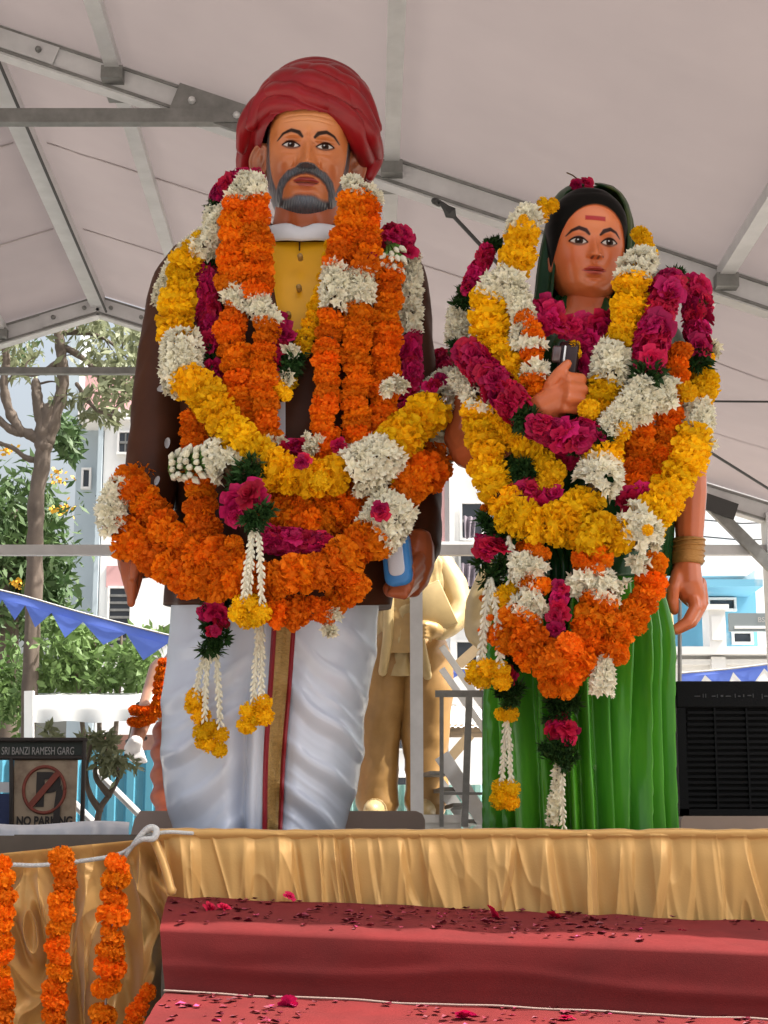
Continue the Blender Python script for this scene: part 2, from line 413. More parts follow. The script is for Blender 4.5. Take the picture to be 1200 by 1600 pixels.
# solid body below the carpet
sb = MB()
def prism(tl, tr, bl, br, depthz):
    V = [tuple(p) for p in (tl, tr, br, bl)]; W = [(x, y, depthz) for (x, y, z) in V]
    sb.add(V + W, [(0, 1, 2, 3), (7, 6, 5, 4), (0, 4, 5, 1), (1, 5, 6, 2), (2, 6, 7, 3), (3, 7, 4, 0)])
dn = Vector((0, .05, -.06))
prism(b_[0] + dn, b_[1] + dn, f_[0] + dn, f_[1] + dn, .02)
o = sb.build('step_core', M['stage']); tag(o, kind='structure')
sb = MB(); dn = Vector((0.02, .09, -.05)); prism(r_b[0] + dn, r_b[1] + dn, f2[0] + dn, f2[1] + dn, .02); o = sb.build('step_core', M['stage']); tag(o, kind='structure')
def step_point(pb, pf, u, t): return Vector(lerpP(lerpP(pb[0], pb[1], u), lerpP(pf[0], pf[1], u), t))
STEP1 = (b_, f_); STEP2 = (r_b, f2)
# ------------------------------------------------------------------ flower meshes (shared)
def mesh_only(name, V, Fc, mats, mi=None, smooth=True):
    me = bpy.data.meshes.new(name); me.from_pydata([tuple(v) for v in V], [], [tuple(f) for f in Fc])
    for m in mats: me.materials.append(m)
    if mi: me.polygons.foreach_set('material_index', mi)
    me.polygons.foreach_set('use_smooth', [smooth] * len(me.polygons)); me.update(); return me

def frame_from(n):
    n = Vector(n).normalized(); return n.to_track_quat('Z', 'Y').to_matrix()

def marigold(name, mat, seed, N=130, flat=.62):
    R = random.Random(seed); V = []; Fc = []
    # core
    a = np.linspace(0, 2 * np.pi, 9)[:-1]
    for z, r_ in ((-.40, .3), (-.25, .62), (0, .74), (.25, .62), (.40, .3)):
        for t in a: V.append((r_ * math.cos(t), r_ * math.sin(t), z))
    Fc += grid_faces(5, 8, True); Fc += [tuple(range(8))[::-1], tuple(range(32, 40))]
    for i in range(N):
        z = 1 - 2 * (i + .5) / N; ph = i * 2.39996 + R.uniform(-.2, .2); q = math.sqrt(1 - z * z)
        n = Vector((q * math.cos(ph), q * math.sin(ph), z)); base = Vector((n.x * .66, n.y * .66, n.z * .66 * flat))
        n = (n + Vector((R.uniform(-.3, .3), R.uniform(-.3, .3), R.uniform(-.3, .3)))).normalized()
        Mx = frame_from(n); tw = R.uniform(0, 6.28); Mx = Mx @ Matrix.Rotation(tw, 3, 'Z')
        L = R.uniform(.24, .37); wv = R.uniform(.12, .20); cu = R.uniform(-.13, .13)
        pts = [(-.05, 0, 0), (.05, 0, 0), (-wv * .8, cu * .4, L * .55), (wv * .8, cu * .4 + .03, L * .55), (-wv, cu, L), (0, cu - .07, L * 1.06), (wv, cu + .02, L * .96)]
        k = len(V)
        for p in pts:
            v = base + Mx @ Vector(p); V.append((v.x, v.y, v.z))
        Fc += [(k, k + 1, k + 3, k + 2), (k + 2, k + 3, k + 5), (k + 2, k + 5, k + 4), (k + 3, k + 6, k + 5)]
    return mesh_only(name, V, Fc, [mat], smooth=False)

def tuberose(name, seed):
    R = random.Random(seed); V = []; Fc = []
    for layer, (n, tilt, L) in enumerate(((6, 1.15, 1.0), (5, .62, .92))):
        for i in range(n):
            az = 6.283 * i / n + R.uniform(-.2, .2) + layer * .4; tl = tilt + R.uniform(-.25, .25); l = L * R.uniform(.85, 1.15)
            d = Vector((math.sin(tl) * math.cos(az), math.sin(tl) * math.sin(az), math.cos(tl))); s = Vector((-math.sin(az), math.cos(az), 0)) * .30; up = d.cross(s.normalized()) * -1
            k = len(V); b = Vector((0, 0, -.1)); curl = Vector((0, 0, -.18 * R.random()))
            for p in (b, d * l * .5 + s, d * l * .5 - s, d * l * .5 + up * .10 , d * l + curl): V.append(tuple(p))
            Fc += [(k, k + 1, k + 3), (k, k + 3, k + 2), (k + 1, k + 4, k + 3), (k + 2, k + 3, k + 4)]
    k = len(V); a = np.linspace(0, 2 * np.pi, 6)[:-1]
    for z, r_ in ((-.7, .1), (0, .2)):
        for t in a: V.append((r_ * math.cos(t), r_ * math.sin(t), z))
    Fc += grid_faces(2, 5, True, k)
    return mesh_only(name, V, Fc, [M['white']], smooth=False)

def rose(name, seed, mat):
    R = random.Random(seed); V = []; Fc = []
    for i in range(15):
        f = i / 14; az = i * 2.4 + R.uniform(-.3, .3); tl = .15 + 1.15 * f; L = .55 + .55 * f; wd = .30 + .30 * f
        ax = Vector((math.cos(az), math.sin(az), 0)); sd_ = Vector((-math.sin(az), math.cos(az), 0))
        k = len(V)
        for a in range(4):
            t = a / 3
            for b in range(5):
                s = b / 2 - 1; bend = tl * (.55 + .55 * t) + .1 * R.uniform(-1, 1)
                rr = .10 + L * t
                p = ax * (rr * math.sin(bend) - .22 * s * s * wd * (1 - .3 * t)) + Vector((0, 0, rr * math.cos(bend) - .15)) + sd_ * (s * wd * (.35 + .75 * t) * (1 - .25 * (t > .9)))
                V.append(tuple(p + Vector((0, 0, R.uniform(-.03, .03)))))
        Fc += grid_faces(4, 5, False, k)
    return mesh_only(name, V, Fc, [mat])

def leaf_bunch(name, seed):
    R = random.Random(seed); V = []; Fc = []
    for i in range(34):
        az = R.uniform(0, 6.283); tl = R.uniform(.05, 1.5); L = R.uniform(.6, 1.15); wd = R.uniform(.07, .15)
        d = Vector((math.sin(tl) * math.cos(az), math.sin(tl) * math.sin(az), math.cos(tl))); s = d.cross(Vector((R.uniform(-1, 1), R.uniform(-1, 1), 1))).normalized() * wd
        o = d * R.uniform(0, .25); k = len(V); bend = Vector((R.uniform(-.15, .15), R.uniform(-.15, .15), -.12))
        for p in (o, o + d * L * .5 + s, o + d * L * .5 - s, o + d * L + bend): V.append(tuple(p))
        Fc += [(k, k + 1, k + 2), (k + 1, k + 3, k + 2)]
    return mesh_only(name, V, Fc, [M['leaf']], smooth=False)

def bud(name, green=True):
    V = []; a = np.linspace(0, 2 * np.pi, 7)[:-1]; prof = [(0, .10), (.3, .15), (.6, .18), (.85, .22), (1.2, .30), (1.65, .06)]
    for z, r_ in prof:
        for t in a: V.append((r_ * math.cos(t), r_ * math.sin(t), z))
    Fc = grid_faces(6, 6, True); mi = [1 if green else 0] * 18 + [0] * 12
    return mesh_only(name, V, Fc, [M['white'], M['budgreen']], mi)

ME = {
    'O': [marigold('marigold_orange', M['orange'], i) for i in range(4)],
    'Y': [marigold('marigold_yellow', M['yellow'], 10 + i, 105, .70) for i in range(4)],
    'W': [tuberose('tuberose', i) for i in range(4)],
    'R': [rose('rose', i, M['rose']) for i in range(3)],
    'L': [leaf_bunch('leaf_bunch', i) for i in range(3)],
    'B': [bud('bud')], 'J': [bud('jasmine_bud', False)],
}
NAMES = {'O': 'marigold', 'Y': 'marigold', 'W': 'tuberose', 'R': 'rose', 'L': 'leaf_bunch', 'B': 'bud', 'J': 'jasmine_bud'}
NFL = [0]
def flower(kind, P, zdir, size, parent, L, roll=None, squash=None):
    o = bpy.data.objects.new(NAMES[kind], random.choice(ME[kind])); COL.objects.link(o); o.parent = parent
    o.location = Vector(P) - L
    q = Vector(zdir).normalized().to_track_quat('Z', 'Y') @ Quaternion((0, 0, 1), random.uniform(0, 6.283) if roll is None else roll)
    o.rotation_mode = 'QUATERNION'; o.rotation_quaternion = q
    s = size * random.uniform(.9, 1.12); o.scale = (s, s, s * (squash or 1)); NFL[0] += 1
    return o

def strand(parent, runs, body, off, core=True):
    """runs: [(kind, radius_px, [(px, py[, extra offset]), ...]), ...] laid on body(px, py) -> Y"""
    L = origin(parent); pts = []; meta = []
    for kind, r, pl in runs:
        for p in pl:
            e = p[2] if len(p) > 2 else 0
            Y = body(p[0], p[1]) - off - e
            pts.append(at(p[0], p[1], Y)); meta.append((kind, r))
    n = 16
    P = crom([tuple(p) for p in pts], n)
    rr = crom([[m[1]] for m in meta], n)[:, 0]
    # arc length
    dl = np.linalg.norm(np.diff(P, axis=0), axis=1); S = np.concatenate([[0], np.cumsum(dl)])
    kind_at = lambda i: meta[min(int(round(i / n + (.0))), len(meta) - 1)][0]
    s = 0.0; Rm = None
    if core:
        V, fc = tube(P[::4] if len(P) > 8 else P, min(.016, .35 * float(rr.min()) * .002), 6); mk('string', V, fc, M['core'], parent)
    T = np.gradient(P, axis=0); T /= np.linalg.norm(T, axis=1)[:, None]
    while s < S[-1]:
        i = int(np.searchsorted(S, s)); i = min(i, len(P) - 1); kd = kind_at(i)
        c = Vector(P[i]); t = Vector(T[i]); r_ = rr[i] * mpp(c.y)
        tc = (EYE - c).normalized()
        side = t.cross(tc).normalized(); fr = side.cross(t).normalized()
        if kd in 'OY':
            r_ = min(r_ * (1 if rr[i] < 30 else .90), (32.5 if kd == 'O' else 34.5) * mpp(c.y))
            z = (t + Vector((random.gauss(0, .15), random.gauss(0, .15), random.gauss(0, .15))))
            flower(kd, c + side * random.gauss(0, .005) + fr * random.gauss(0, .004), z, r_ * random.uniform(.96, 1.1), parent, L, squash=random.uniform(.78, .98)); s += r_ * random.uniform(.62, .78)
        elif kd == 'W':
            fs = max(.017, min(.025, r_ * .52)); n_ = max(5, int(6.283 * r_ * .66 / (fs * .98))); ph = random.uniform(0, 6.28)
            for k in range(n_):
                a = ph + 6.283 * k / n_; d = side * math.sin(a) + fr * math.cos(a)
                if d.dot(tc) < -.3: continue
                flower(kd, c + d * max(0, r_ - fs * .85) + t * random.gauss(0, .004), d + t * random.gauss(0, .22) + side * random.gauss(0, .2), fs * random.uniform(.9, 1.2), parent, L)
            s += fs * .80
        elif kd == 'R':
            fs = r_ * .64; n_ = 6; ph = random.uniform(0, 6.28)
            for k in range(n_):
                a = ph + 6.283 * k / n_; d = side * math.sin(a) + fr * math.cos(a)
                if d.dot(tc) < -.5: continue
                flower(kd, c + d * r_ * .40 + t * random.gauss(0, .3) * fs, d + t * random.gauss(0, .4), fs * random.uniform(.8, 1.15), parent, L)
            s += fs * .85
        elif kd == 'L':
            n_ = 5; ph = random.uniform(0, 6.28)
            for k in range(n_):
                a = ph + 6.283 * k / n_; d = side * math.sin(a) + fr * math.cos(a)
                if d.dot(tc) < -.5: continue
                flower(kd, c + d * r_ * .1, d + t * random.gauss(0, .5), r_ * 1.0, parent, L)
            s += r_ * .5
        elif kd == 'B':
            n_ = 12; ph = random.uniform(0, 6.28)
            for k in range(n_):
                a = ph + 6.283 * k / n_; d = side * math.sin(a) + fr * math.cos(a)
                if d.dot(tc) < -.3: continue
                flower(kd, c + d * r_ * .25, d * .8 + t * random.gauss(1.1, .3), r_ * .60, parent, L)
            s += r_ * .46
        else: s += .02

def cluster(parent, items, body, off):
    L = origin(parent)
    for it in items:
        kd, px, py, r = it[:4]; e = it[4] if len(it) > 4 else 0
        c = at(px, py, body(px, py) - off - e); rr = r * mpp(c.y); tc = (EYE - c).normalized()
        j = Vector((random.gauss(0, .35), random.gauss(0, .2), random.gauss(0, .35)))
        if kd in 'OY': flower(kd, c, tc + j * .6 + Vector((0, 0, .5)), rr, parent, L)
        elif kd == 'R':
            for k in range(3): flower(kd, c + Vector((random.gauss(0, 1), random.gauss(0, .5), random.gauss(0, 1))) * rr * .28, tc + j + Vector((random.gauss(0, .5), 0, random.gauss(0, .5))), rr * .9, parent, L)
        elif kd == 'L':
            for k in range(5): flower(kd, c + Vector((random.gauss(0, 1), 0, random.gauss(0, 1))) * rr * .3, tc * .7 + Vector((random.gauss(0, .8), random.gauss(0, .3), random.gauss(-.2, .8))), rr * .9, parent, L)
        elif kd == 'W':
            for k in range(9): flower(kd, c + Vector((random.gauss(0, 1), random.gauss(0, .5), random.gauss(0, 1))) * rr * .42, tc * .8 + Vector((random.gauss(0, .8), 0, random.gauss(0, .8))), .024, parent, L)

def jasmine(parent, path, body, off, r=.009):
    """thin string of small white buds hanging"""
    L = origin(parent); P = crom([tuple(at(p[0], p[1], body(p[0], p[1]) - off)) for p in path], 14)
    V, fc = tube(P[::3], r * .7, 6); mk('string', V, fc, M['white'], parent)
    S = np.concatenate([[0], np.cumsum(np.linalg.norm(np.diff(P, axis=0), axis=1))]); s = 0; k = 0
    T = np.gradient(P, axis=0)
    while s < S[-1]:
        i = min(int(np.searchsorted(S, s)), len(P) - 1); c = Vector(P[i]); t = Vector(T[i]).normalized(); tc = (EYE - c).normalized(); sd_ = t.cross(tc)
        a = random.uniform(-1, 1) + (k % 2) * 3.14
        flower('J', c, t * 1.0 + sd_ * .55 * math.cos(a) + tc * .45, r * 1.75, parent, L); s += r * .95; k += 1
# ------------------------------------------------------------------ statue materials
def paint(name, col, rough=.34, coat=.35, **k): return pm(name, col, rough, coat=coat * .3, spec=k.pop('spec', .3), bump=k.pop('bump', .04), bscale=k.pop('bscale', 30), **k)
M['skin_m'] = paint('painted_skin_man', (.46, .17, .075), .32, 1.2, attr='paint', spec=.4)
M['skin_hand_m'] = paint('painted_hand_man', (.40, .10, .035), .36, .3, var=.2, scale=12)
M['skin_w'] = paint('painted_skin_woman', (.5, .16, .07), .34, 1.0, attr='paint', spec=.5)
M['skin_arm_w'] = paint('painted_arm_woman', (.55, .14, .05), .24, .6, var=.14, scale=9)
M['turban'] = paint('turban_red', (.29, .006, .009), .36, .3, var=.35, scale=7, col2=(.19, .005, .008))
M['coat'] = paint('coat_brown', (.075, .024, .010), .5, .1, var=.35, scale=5, spec=.18)
M['shirt'] = paint('shirt_yellow', (.84, .42, .010), .4, .2)
M['collar'] = paint('collar_white', (.80, .80, .82), .4, .2)
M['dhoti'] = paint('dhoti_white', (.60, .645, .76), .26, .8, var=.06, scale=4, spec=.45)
M['goldband'] = paint('border_gold', (.44, .27, .09), .38, .3, var=.35, scale=45, bump=.6, bscale=70, stretch=(1, 1, 3))
M['redline'] = paint('border_red', (.24, .01, .02), .4, .2)
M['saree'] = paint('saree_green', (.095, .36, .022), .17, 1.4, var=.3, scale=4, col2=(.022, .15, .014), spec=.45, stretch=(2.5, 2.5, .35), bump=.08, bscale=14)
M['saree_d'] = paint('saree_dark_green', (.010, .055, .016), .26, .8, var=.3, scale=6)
M['veil'] = paint('veil_green', (.012, .042, .014), .42, .2, spec=.15, col2=(.085, .085, .014), scale=2.6, thr=(.56, .70), stretch=(3, 1, .5))
M['bangle'] = pm('bangle_gold', (.42, .2, .05), .35, .5, bump=.5, bscale=90, stretch=(1, 1, 6))
M['bookblue'] = paint('book_blue', (.05, .22, .55), .4, .2)
M['bookpage'] = paint('book_page', (.62, .63, .70), .45, .1)
M['bookdark'] = paint('book_dark', (.03, .012, .012), .3, .4)

def fuse(name, tubes, voxel, mat, parent, smooth=4):
    """closed tubes merged into one continuous skin by a voxel remesh"""
    m = MB()
    for pts, rad in tubes: m.tube(pts, rad, 12)
    me = bpy.data.meshes.new('tmp'); me.from_pydata(np.concatenate(m.V).tolist(), [], m.F); o = bpy.data.objects.new('tmp', me); COL.objects.link(o)
    md = o.modifiers.new('r', 'REMESH'); md.mode = 'VOXEL'; md.voxel_size = voxel; md.use_smooth_shade = True
    ms = o.modifiers.new('s', 'SMOOTH'); ms.iterations = smooth; ms.factor = .5
    dg = bpy.context.evaluated_depsgraph_get(); e = o.evaluated_get(dg).to_mesh()
    V = np.empty(len(e.vertices) * 3); e.vertices.foreach_get('co', V); Fc = [tuple(p.vertices) for p in e.polygons]
    o.evaluated_get(dg).to_mesh_clear(); bpy.data.objects.remove(o); bpy.data.meshes.remove(me)
    return mk(name, V.reshape(-1, 3), Fc, mat, parent)

def setcol(o, C):
    a = o.data.color_attributes.new('paint', 'FLOAT_COLOR', 'POINT')
    a.data.foreach_set('color', np.concatenate([C, np.ones((len(C), 1))], 1).astype(np.float32).ravel())

def headgrid(prof, zr, feats, paintf, k, anchor, rot, name, mat, parent, nu=300, nv=260, sq=2.25):
    """prof: rows (z, halfwidth, front, back); feats(x,z)->forward displacement; all in face pixels; k: metres per pixel"""
    z = np.linspace(zr[0], zr[1], nv); s = np.linspace(-1, 1, nu, endpoint=False); a = np.pi * np.sign(s) * np.abs(s) ** 1.35
    W = ip(z, [(r[0], r[1]) for r in prof]); D = ip(z, [(r[0], r[2]) for r in prof]); B = ip(z, [(r[0], r[3]) for r in prof])
    sa, ca = np.sin(a), np.cos(a); e = 2 / sq
    X = W[:, None] * (np.sign(sa) * np.abs(sa) ** e)[None]; cc = np.sign(ca) * np.abs(ca) ** e
    Yy = -np.where(cc > 0, D[:, None] * cc[None], B[:, None] * cc[None]); Z = np.broadcast_to(z[:, None], X.shape).copy()
    fw = sstep(-.05, .35, np.broadcast_to(ca[None], X.shape))
    dd = feats(X, Z); 
    if isinstance(dd, tuple): dy, dz = dd
    else: dy, dz = dd, 0
    Yy = Yy - dy * fw; Z = Z + dz * fw
    C = paintf(X, Z, np.broadcast_to(ca[None], X.shape)).reshape(-1, 3)
    P = np.stack([X, Yy, Z], -1).reshape(-1, 3) * k
    R = np.array(rot.to_3x3()); P = P @ R.T + np.array(anchor)
    Fc = grid_faces(nv, nu, True); n = len(P)
    P = np.vstack([P, P[:nu].mean(0), P[-nu:].mean(0)]); C = np.vstack([C, C[:nu].mean(0), C[-nu:].mean(0)])
    Fc += [(i, n, (i + 1) % nu) for i in range(nu)] + [((nv - 1) * nu + i, (nv - 1) * nu + (i + 1) % nu, n + 1) for i in range(nu)]
    o = mk(name, P, [f[::-1] for f in Fc] if False else Fc, mat, parent); setcol(o, C)
    me = o.data; me.flip_normals() if False else None
    bm = bmesh.new(); bm.from_mesh(me); bmesh.ops.recalc_face_normals(bm, faces=bm.faces); bm.to_mesh(me); bm.free()
    me.polygons.foreach_set('use_smooth', [True] * len(me.polygons))
    return o

def segd(x, z, pts):
    """distance to a polyline with per-vertex thickness; returns (distance - thickness)"""
    best = None
    for (x0, z0, t0), (x1, z1, t1) in zip(pts[:-1], pts[1:]):
        dx, dz = x1 - x0, z1 - z0; h = np.clip(((x - x0) * dx + (z - z0) * dz) / (dx * dx + dz * dz), 0, 1)
        d = np.hypot(x - x0 - h * dx, z - z0 - h * dz) - (t0 + (t1 - t0) * h)
        best = d if best is None else np.minimum(best, d)
    return best
def mixc(C, col, m): return C * (1 - m[..., None]) + np.array(col) * m[..., None]

def eye_paint(C, X, Z, ex, ez, w, h, look=0, iris=(.035, .016, .010), liner=(.03, .012, .01)):
    for sg in (-1, 1):
        x = (X - sg * ex); z = Z - ez - .04 * sg * 0
        xo = x * sg                                       # towards the temple is +
        top = h * (1 - (x / w) ** 2) ; bot = -h * .72 * (1 - (x / w) ** 2)
        tilt = .10 * xo
        inside = np.minimum(top + tilt - z, z - bot - tilt)
        C = mixc(C, liner, sstep(-4.2, -1.6, inside) * sstep(w * 1.28, w * 1.12, np.abs(x)) * np.where(z > tilt - 1, 1, .7))
        C = mixc(C, (.56, .50, .45), sstep(-.2, 1.0, inside) * sstep(w * 1.05, w * .95, np.abs(x)))
        ir = np.hypot(x - look, z - .6); C = mixc(C, iris, sstep(h * 1.25, h * 1.1, ir) * sstep(-.3, .4, inside))
        C = mixc(C, (.01, .006, .005), sstep(h * .5, h * .4, ir) * sstep(-.3, .4, inside))
        C = mixc(C, (.8, .8, .8), sstep(1.5, .9, np.hypot(x - look + 1.6, z - 2.6)) * .8)
        C = mixc(C, liner, sstep(1.6, .5, np.abs(z - (top + tilt) - .6)) * sstep(w * 1.1, w * .98, np.abs(x)))
    return C

# ================================================================== MAN
YM = 5.35
KM = mpp(YM)
man = thing('statue', at(450, 1300, YM), 'tall painted statue of a turbaned man in brown coat and white dhoti', 'statue')

def body_man(px, py):
    a, b, xc = 225, .30, 462
    if py > 930: b = .26; a = 190; xc = 425
    return YM - b * math.sqrt(max(.03, 1 - ((px - xc) / a) ** 2))

def loftpx(rows, yc, nu, nv, disp=None, sq=2.3, arc=None):
    """rows: (py, left px, right px, depth half, dY); lofted superellipse rings -> V (nv,nu,3)"""
    py = np.linspace(rows[0][0], rows[-1][0], nv)
    l = ip(py, [(r[0], r[1]) for r in rows]); r_ = ip(py, [(r[0], r[2]) for r in rows]); d = ip(py, [(r[0], r[3]) for r in rows]); o = ip(py, [(r[0], r[4]) for r in rows])
    a = np.linspace(-np.pi, np.pi, nu, endpoint=False) if arc is None else np.linspace(arc[0], arc[1], nu)
    e = 2 / sq; sx = np.sign(np.sin(a)) * np.abs(np.sin(a)) ** e; cy = np.sign(np.cos(a)) * np.abs(np.cos(a)) ** e
    V = np.zeros((nv, nu, 3))
    for i in range(nv):
        A = at(l[i], py[i], yc + o[i]); Bp = at(r_[i], py[i], yc + o[i]); c = (A + Bp) / 2; h = (Bp - A).length / 2
        V[i, :, 0] = c.x + h * sx; V[i, :, 1] = c.y - d[i] * cy; V[i, :, 2] = c.z
        d0 = math.hypot(c.y - EYE.y, 0); el = (c.z - EYE.z) / d0; fr = np.minimum(V[i, :, 1], c.y); V[i, :, 2] = EYE.z + el * fr; V[i, :, 0] = np.where(V[i, :, 1] < c.y, c.x + (V[i, :, 0] - c.x) * (1 - .5 * (1 - fr / c.y)), V[i, :, 0])
    if disp is not None:
        U = np.broadcast_to(a[None], (nv, nu)); PY = np.broadcast_to(py[:, None], (nv, nu))
        dd = disp(U, PY, sx[None], cy[None]); nx = sx[None] ; ny = -cy[None]; nl = np.hypot(nx, ny) + 1e-9
        V[..., 0] += dd * nx / nl; V[..., 1] += dd * ny / nl
    return V

def capped(V):
    nv, nu = V.shape[:2]; P = V.reshape(-1, 3); n = len(P)
    return np.vstack([P, V[0].mean(0), V[-1].mean(0)]), grid_faces(nv, nu, True) + [((i + 1) % nu, i, n) for i in range(nu)] + [((nv - 1) * nu + i, (nv - 1) * nu + (i + 1) % nu, n + 1) for i in range(nu)]

# torso coat
rows = [(338, 452, 512, .09, .02), (352, 420, 545, .13, .02), (372, 345, 600, .17, .02), (400, 292, 636, .20, .01), (440, 268, 652, .23, 0), (520, 262, 655, .25, 0), (640, 275, 645, .255, 0), (760, 275, 640, .25, 0), (860, 270, 630, .25, 0), (945, 262, 614, .25, 0)]
cd = lambda U, PY, sx, cy: .006 * fbm(U * 3 + PY * .006, PY * .012, 3) + .010 * np.sin(U * 9 + PY * .01) * sstep(700, 940, PY)
V, fc = capped(loftpx(rows, YM, 140, 120, cd)); mk('coat', V, fc, M['coat'], man)

def patch(name, poly, body_rows, yc, off, mat, parent, n=46, m=60):
    """a piece of cloth on the front of the lofted body: poly(py)->(left px, right px) for py in range"""
    (y0, y1), lf, rf = poly; V = []
    L = loftpx(body_rows, yc, 400, 3) if False else None
    for j in range(m):
        py = y0 + (y1 - y0) * j / (m - 1); a, b = lf(py), rf(py)
        l = ip([py], [(r[0], r[1]) for r in body_rows])[0]; r_ = ip([py], [(r[0], r[2]) for r in body_rows])[0]; d = ip([py], [(r[0], r[3]) for r in body_rows])[0]; o = ip([py], [(r[0], r[4]) for r in body_rows])[0]
        for i in range(n):
            px = a + (b - a) * i / (n - 1); s = min(.999, abs((px - (l + r_) / 2) / ((r_ - l) / 2))); c = (1 - s ** 2.3) ** (1 / 2.3)
            V.append(at(px, py, yc + o - d * c - off))
    return mk(name, V, grid_faces(m, n), mat, parent)
shl = lambda y: float(ip([y], [(345, 424), (380, 422), (420, 424), (460, 428), (500, 436), (540, 446)])[0])
shr = lambda y: float(ip([y], [(345, 530), (380, 532), (440, 520), (480, 505), (510, 480), (540, 450)])[0])
patch('shirt', ((378, 540), shl, shr), rows, YM, .014, M['shirt'], man)
patch('shirt', ((628, 700), lambda y: 428, lambda y: 446), rows, YM, .012, M['bookpage'], man, 8, 20)
for (bx, by) in ((470, 408), (468, 456), (452, 498)):
    p = at(bx, by, body_man(bx, by) + .06); 
    mk('button', *tube([p + Vector((0, -.02, 0)), p + Vector((0, -.05, 0))], .009, 10), M['goldband'], man)
for f_, nm in ((shl, -1), (shr, 1)):
    pts = []
    for y in np.linspace(352, 560, 20):
        x = f_(min(y, 540)) + nm * 4; d_ = ip([y], [(r[0], r[3]) for r in rows])[0]
        l = ip([y], [(r[0], r[1]) for r in rows])[0]; r_ = ip([y], [(r[0], r[2]) for r in rows])[0]; s = min(.99, abs((x - (l + r_) / 2) / ((r_ - l) / 2)))
        pts.append(at(x, y, YM - d_ * (1 - s ** 2.3) ** (1 / 2.3) - .012))
    mk('lapel', *tube(pts, .013, 8), M['coat'], man)

# sleeves
def sleeve(name, pts, rads, mat, parent, fold=.004):
    P = crom([tuple(at(*p)) for p in pts], 10); R = crom([[r * KM] for r in rads], 10)[:, 0]
    V, fc = tube(P, R, 36); V = V.reshape(-1, 36, 3); c = V.mean(1, keepdims=True); n = V - c
    ii, jj = np.meshgrid(np.arange(V.shape[0]), np.arange(36), indexing='ij')
    q = 1 + (fold / .08) * fbm(ii * .35 + 2 * np.sin(jj * .1745), jj * .1 * 0 + np.cos(jj * .1745) * 1.3, 2)
    V = c + n * q[..., None]
    return mk(name, V.reshape(-1, 3), fc, mat, parent)
sleeve('sleeve', [(318, 402, YM), (285, 452, YM + .01), (262, 560, YM - .02), (246, 680, YM - .05), (232, 790, YM - .10), (220, 868, YM - .13)], [44, 50, 48, 44, 40, 38], M['coat'], man)
sleeve('sleeve', [(612, 402, YM), (632, 450, YM + .01), (642, 560, YM), (650, 680, YM - .02), (652, 780, YM - .06), (650, 858, YM - .12)], [36, 38, 38, 38, 38, 37], M['coat'], man)

# hands
YH = YM - .14
hand = [([at(212, 850, YH), at(206, 880, YH)], [.05, .045])]
for (pts, r0) in (([(218, 872, -.01), (214, 905, -.02), (208, 934, -.02)], .018), ([(205, 872, -.03), (206, 910, -.05), (205, 943, -.045)], .019), ([(194, 868, -.02), (197, 900, -.035), (203, 930, -.035)], .017), ([(190, 860, .01), (192, 885, .01), (199, 912, 0)], .016), ([(214, 862, -.05), (212, 885, -.07), (208, 902, -.07)], .019)):
    hand.append(([at(x, y, YH + d) for x, y, d in pts], [r0 * 1.1, r0, r0 * .72]))
fuse('hand', hand, .0055, M['skin_hand_m'], man, 3)
YH = YM - .16
hand = [([at(652, 850, YH), at(648, 880, YH), at(640, 905, YH - .01)], [.056, .064, .062]), ([at(630, 912, YH - .03), at(612, 920, YH - .05)], [.045, .03])]
for k, (x0, y0, x1, y1, x2, y2) in enumerate(((655, 872, 640, 892, 628, 884), (655, 886, 640, 906, 622, 900), (652, 900, 636, 918, 617, 914), (645, 914, 630, 928, 612, 926))):
    hand.append(([at(x0, y0, YH - .05), at(x1, y1, YH - .115), at(x2, y2, YH - .10)], [.021, .020, .016]))
hand.append(([at(640, 868, YH - .03), at(630, 856, YH - .09), at(622, 850, YH - .1)], [.022, .021, .017]))
fuse('hand', hand, .0055, M['skin_hand_m'], man, 2)
# rounded blue book in that hand
def roundrect(w_, h_, r, n=6):
    P = []
    for cx, cy, a0 in ((w_ / 2 - r, h_ / 2 - r, 0), (-w_ / 2 + r, h_ / 2 - r, 90), (-w_ / 2 + r, -h_ / 2 + r, 180), (w_ / 2 - r, -h_ / 2 + r, 270)):
        for i in range(n): a = math.radians(a0 + 90 * i / (n - 1)); P.append((cx + r * math.cos(a), cy + r * math.sin(a)))
    return P
def slab(name, c, w_, h_, r, th, rotm, mat, parent, bev=.006):
    P = roundrect(w_, h_, r); n = len(P); V = []; ks = [(1 - 2 * bev / w_, 0), (1, bev), (1, th - bev), (1 - 2 * bev / w_, th)]
    for s, y in ks:
        for x, z in P: V.append(Vector(c) + rotm @ Vector((x * s, y, z * s)))
    return mk(name, V, grid_faces(4, n, True) + [tuple(range(n))[::-1], tuple(3 * n + i for i in range(n))], mat, parent)
bk = Matrix.Rotation(math.radians(-6), 3, 'Y') @ Matrix.Rotation(math.radians(-20), 3, 'Z')
bo = slab('book', at(617, 872, YM - .30), .085, .17, .028, .05, bk, M['bookblue'], man)
slab('page', at(617, 868, YM - .305), .052, .125, .02, .01, bk, M['bookpage'], bo, .002)

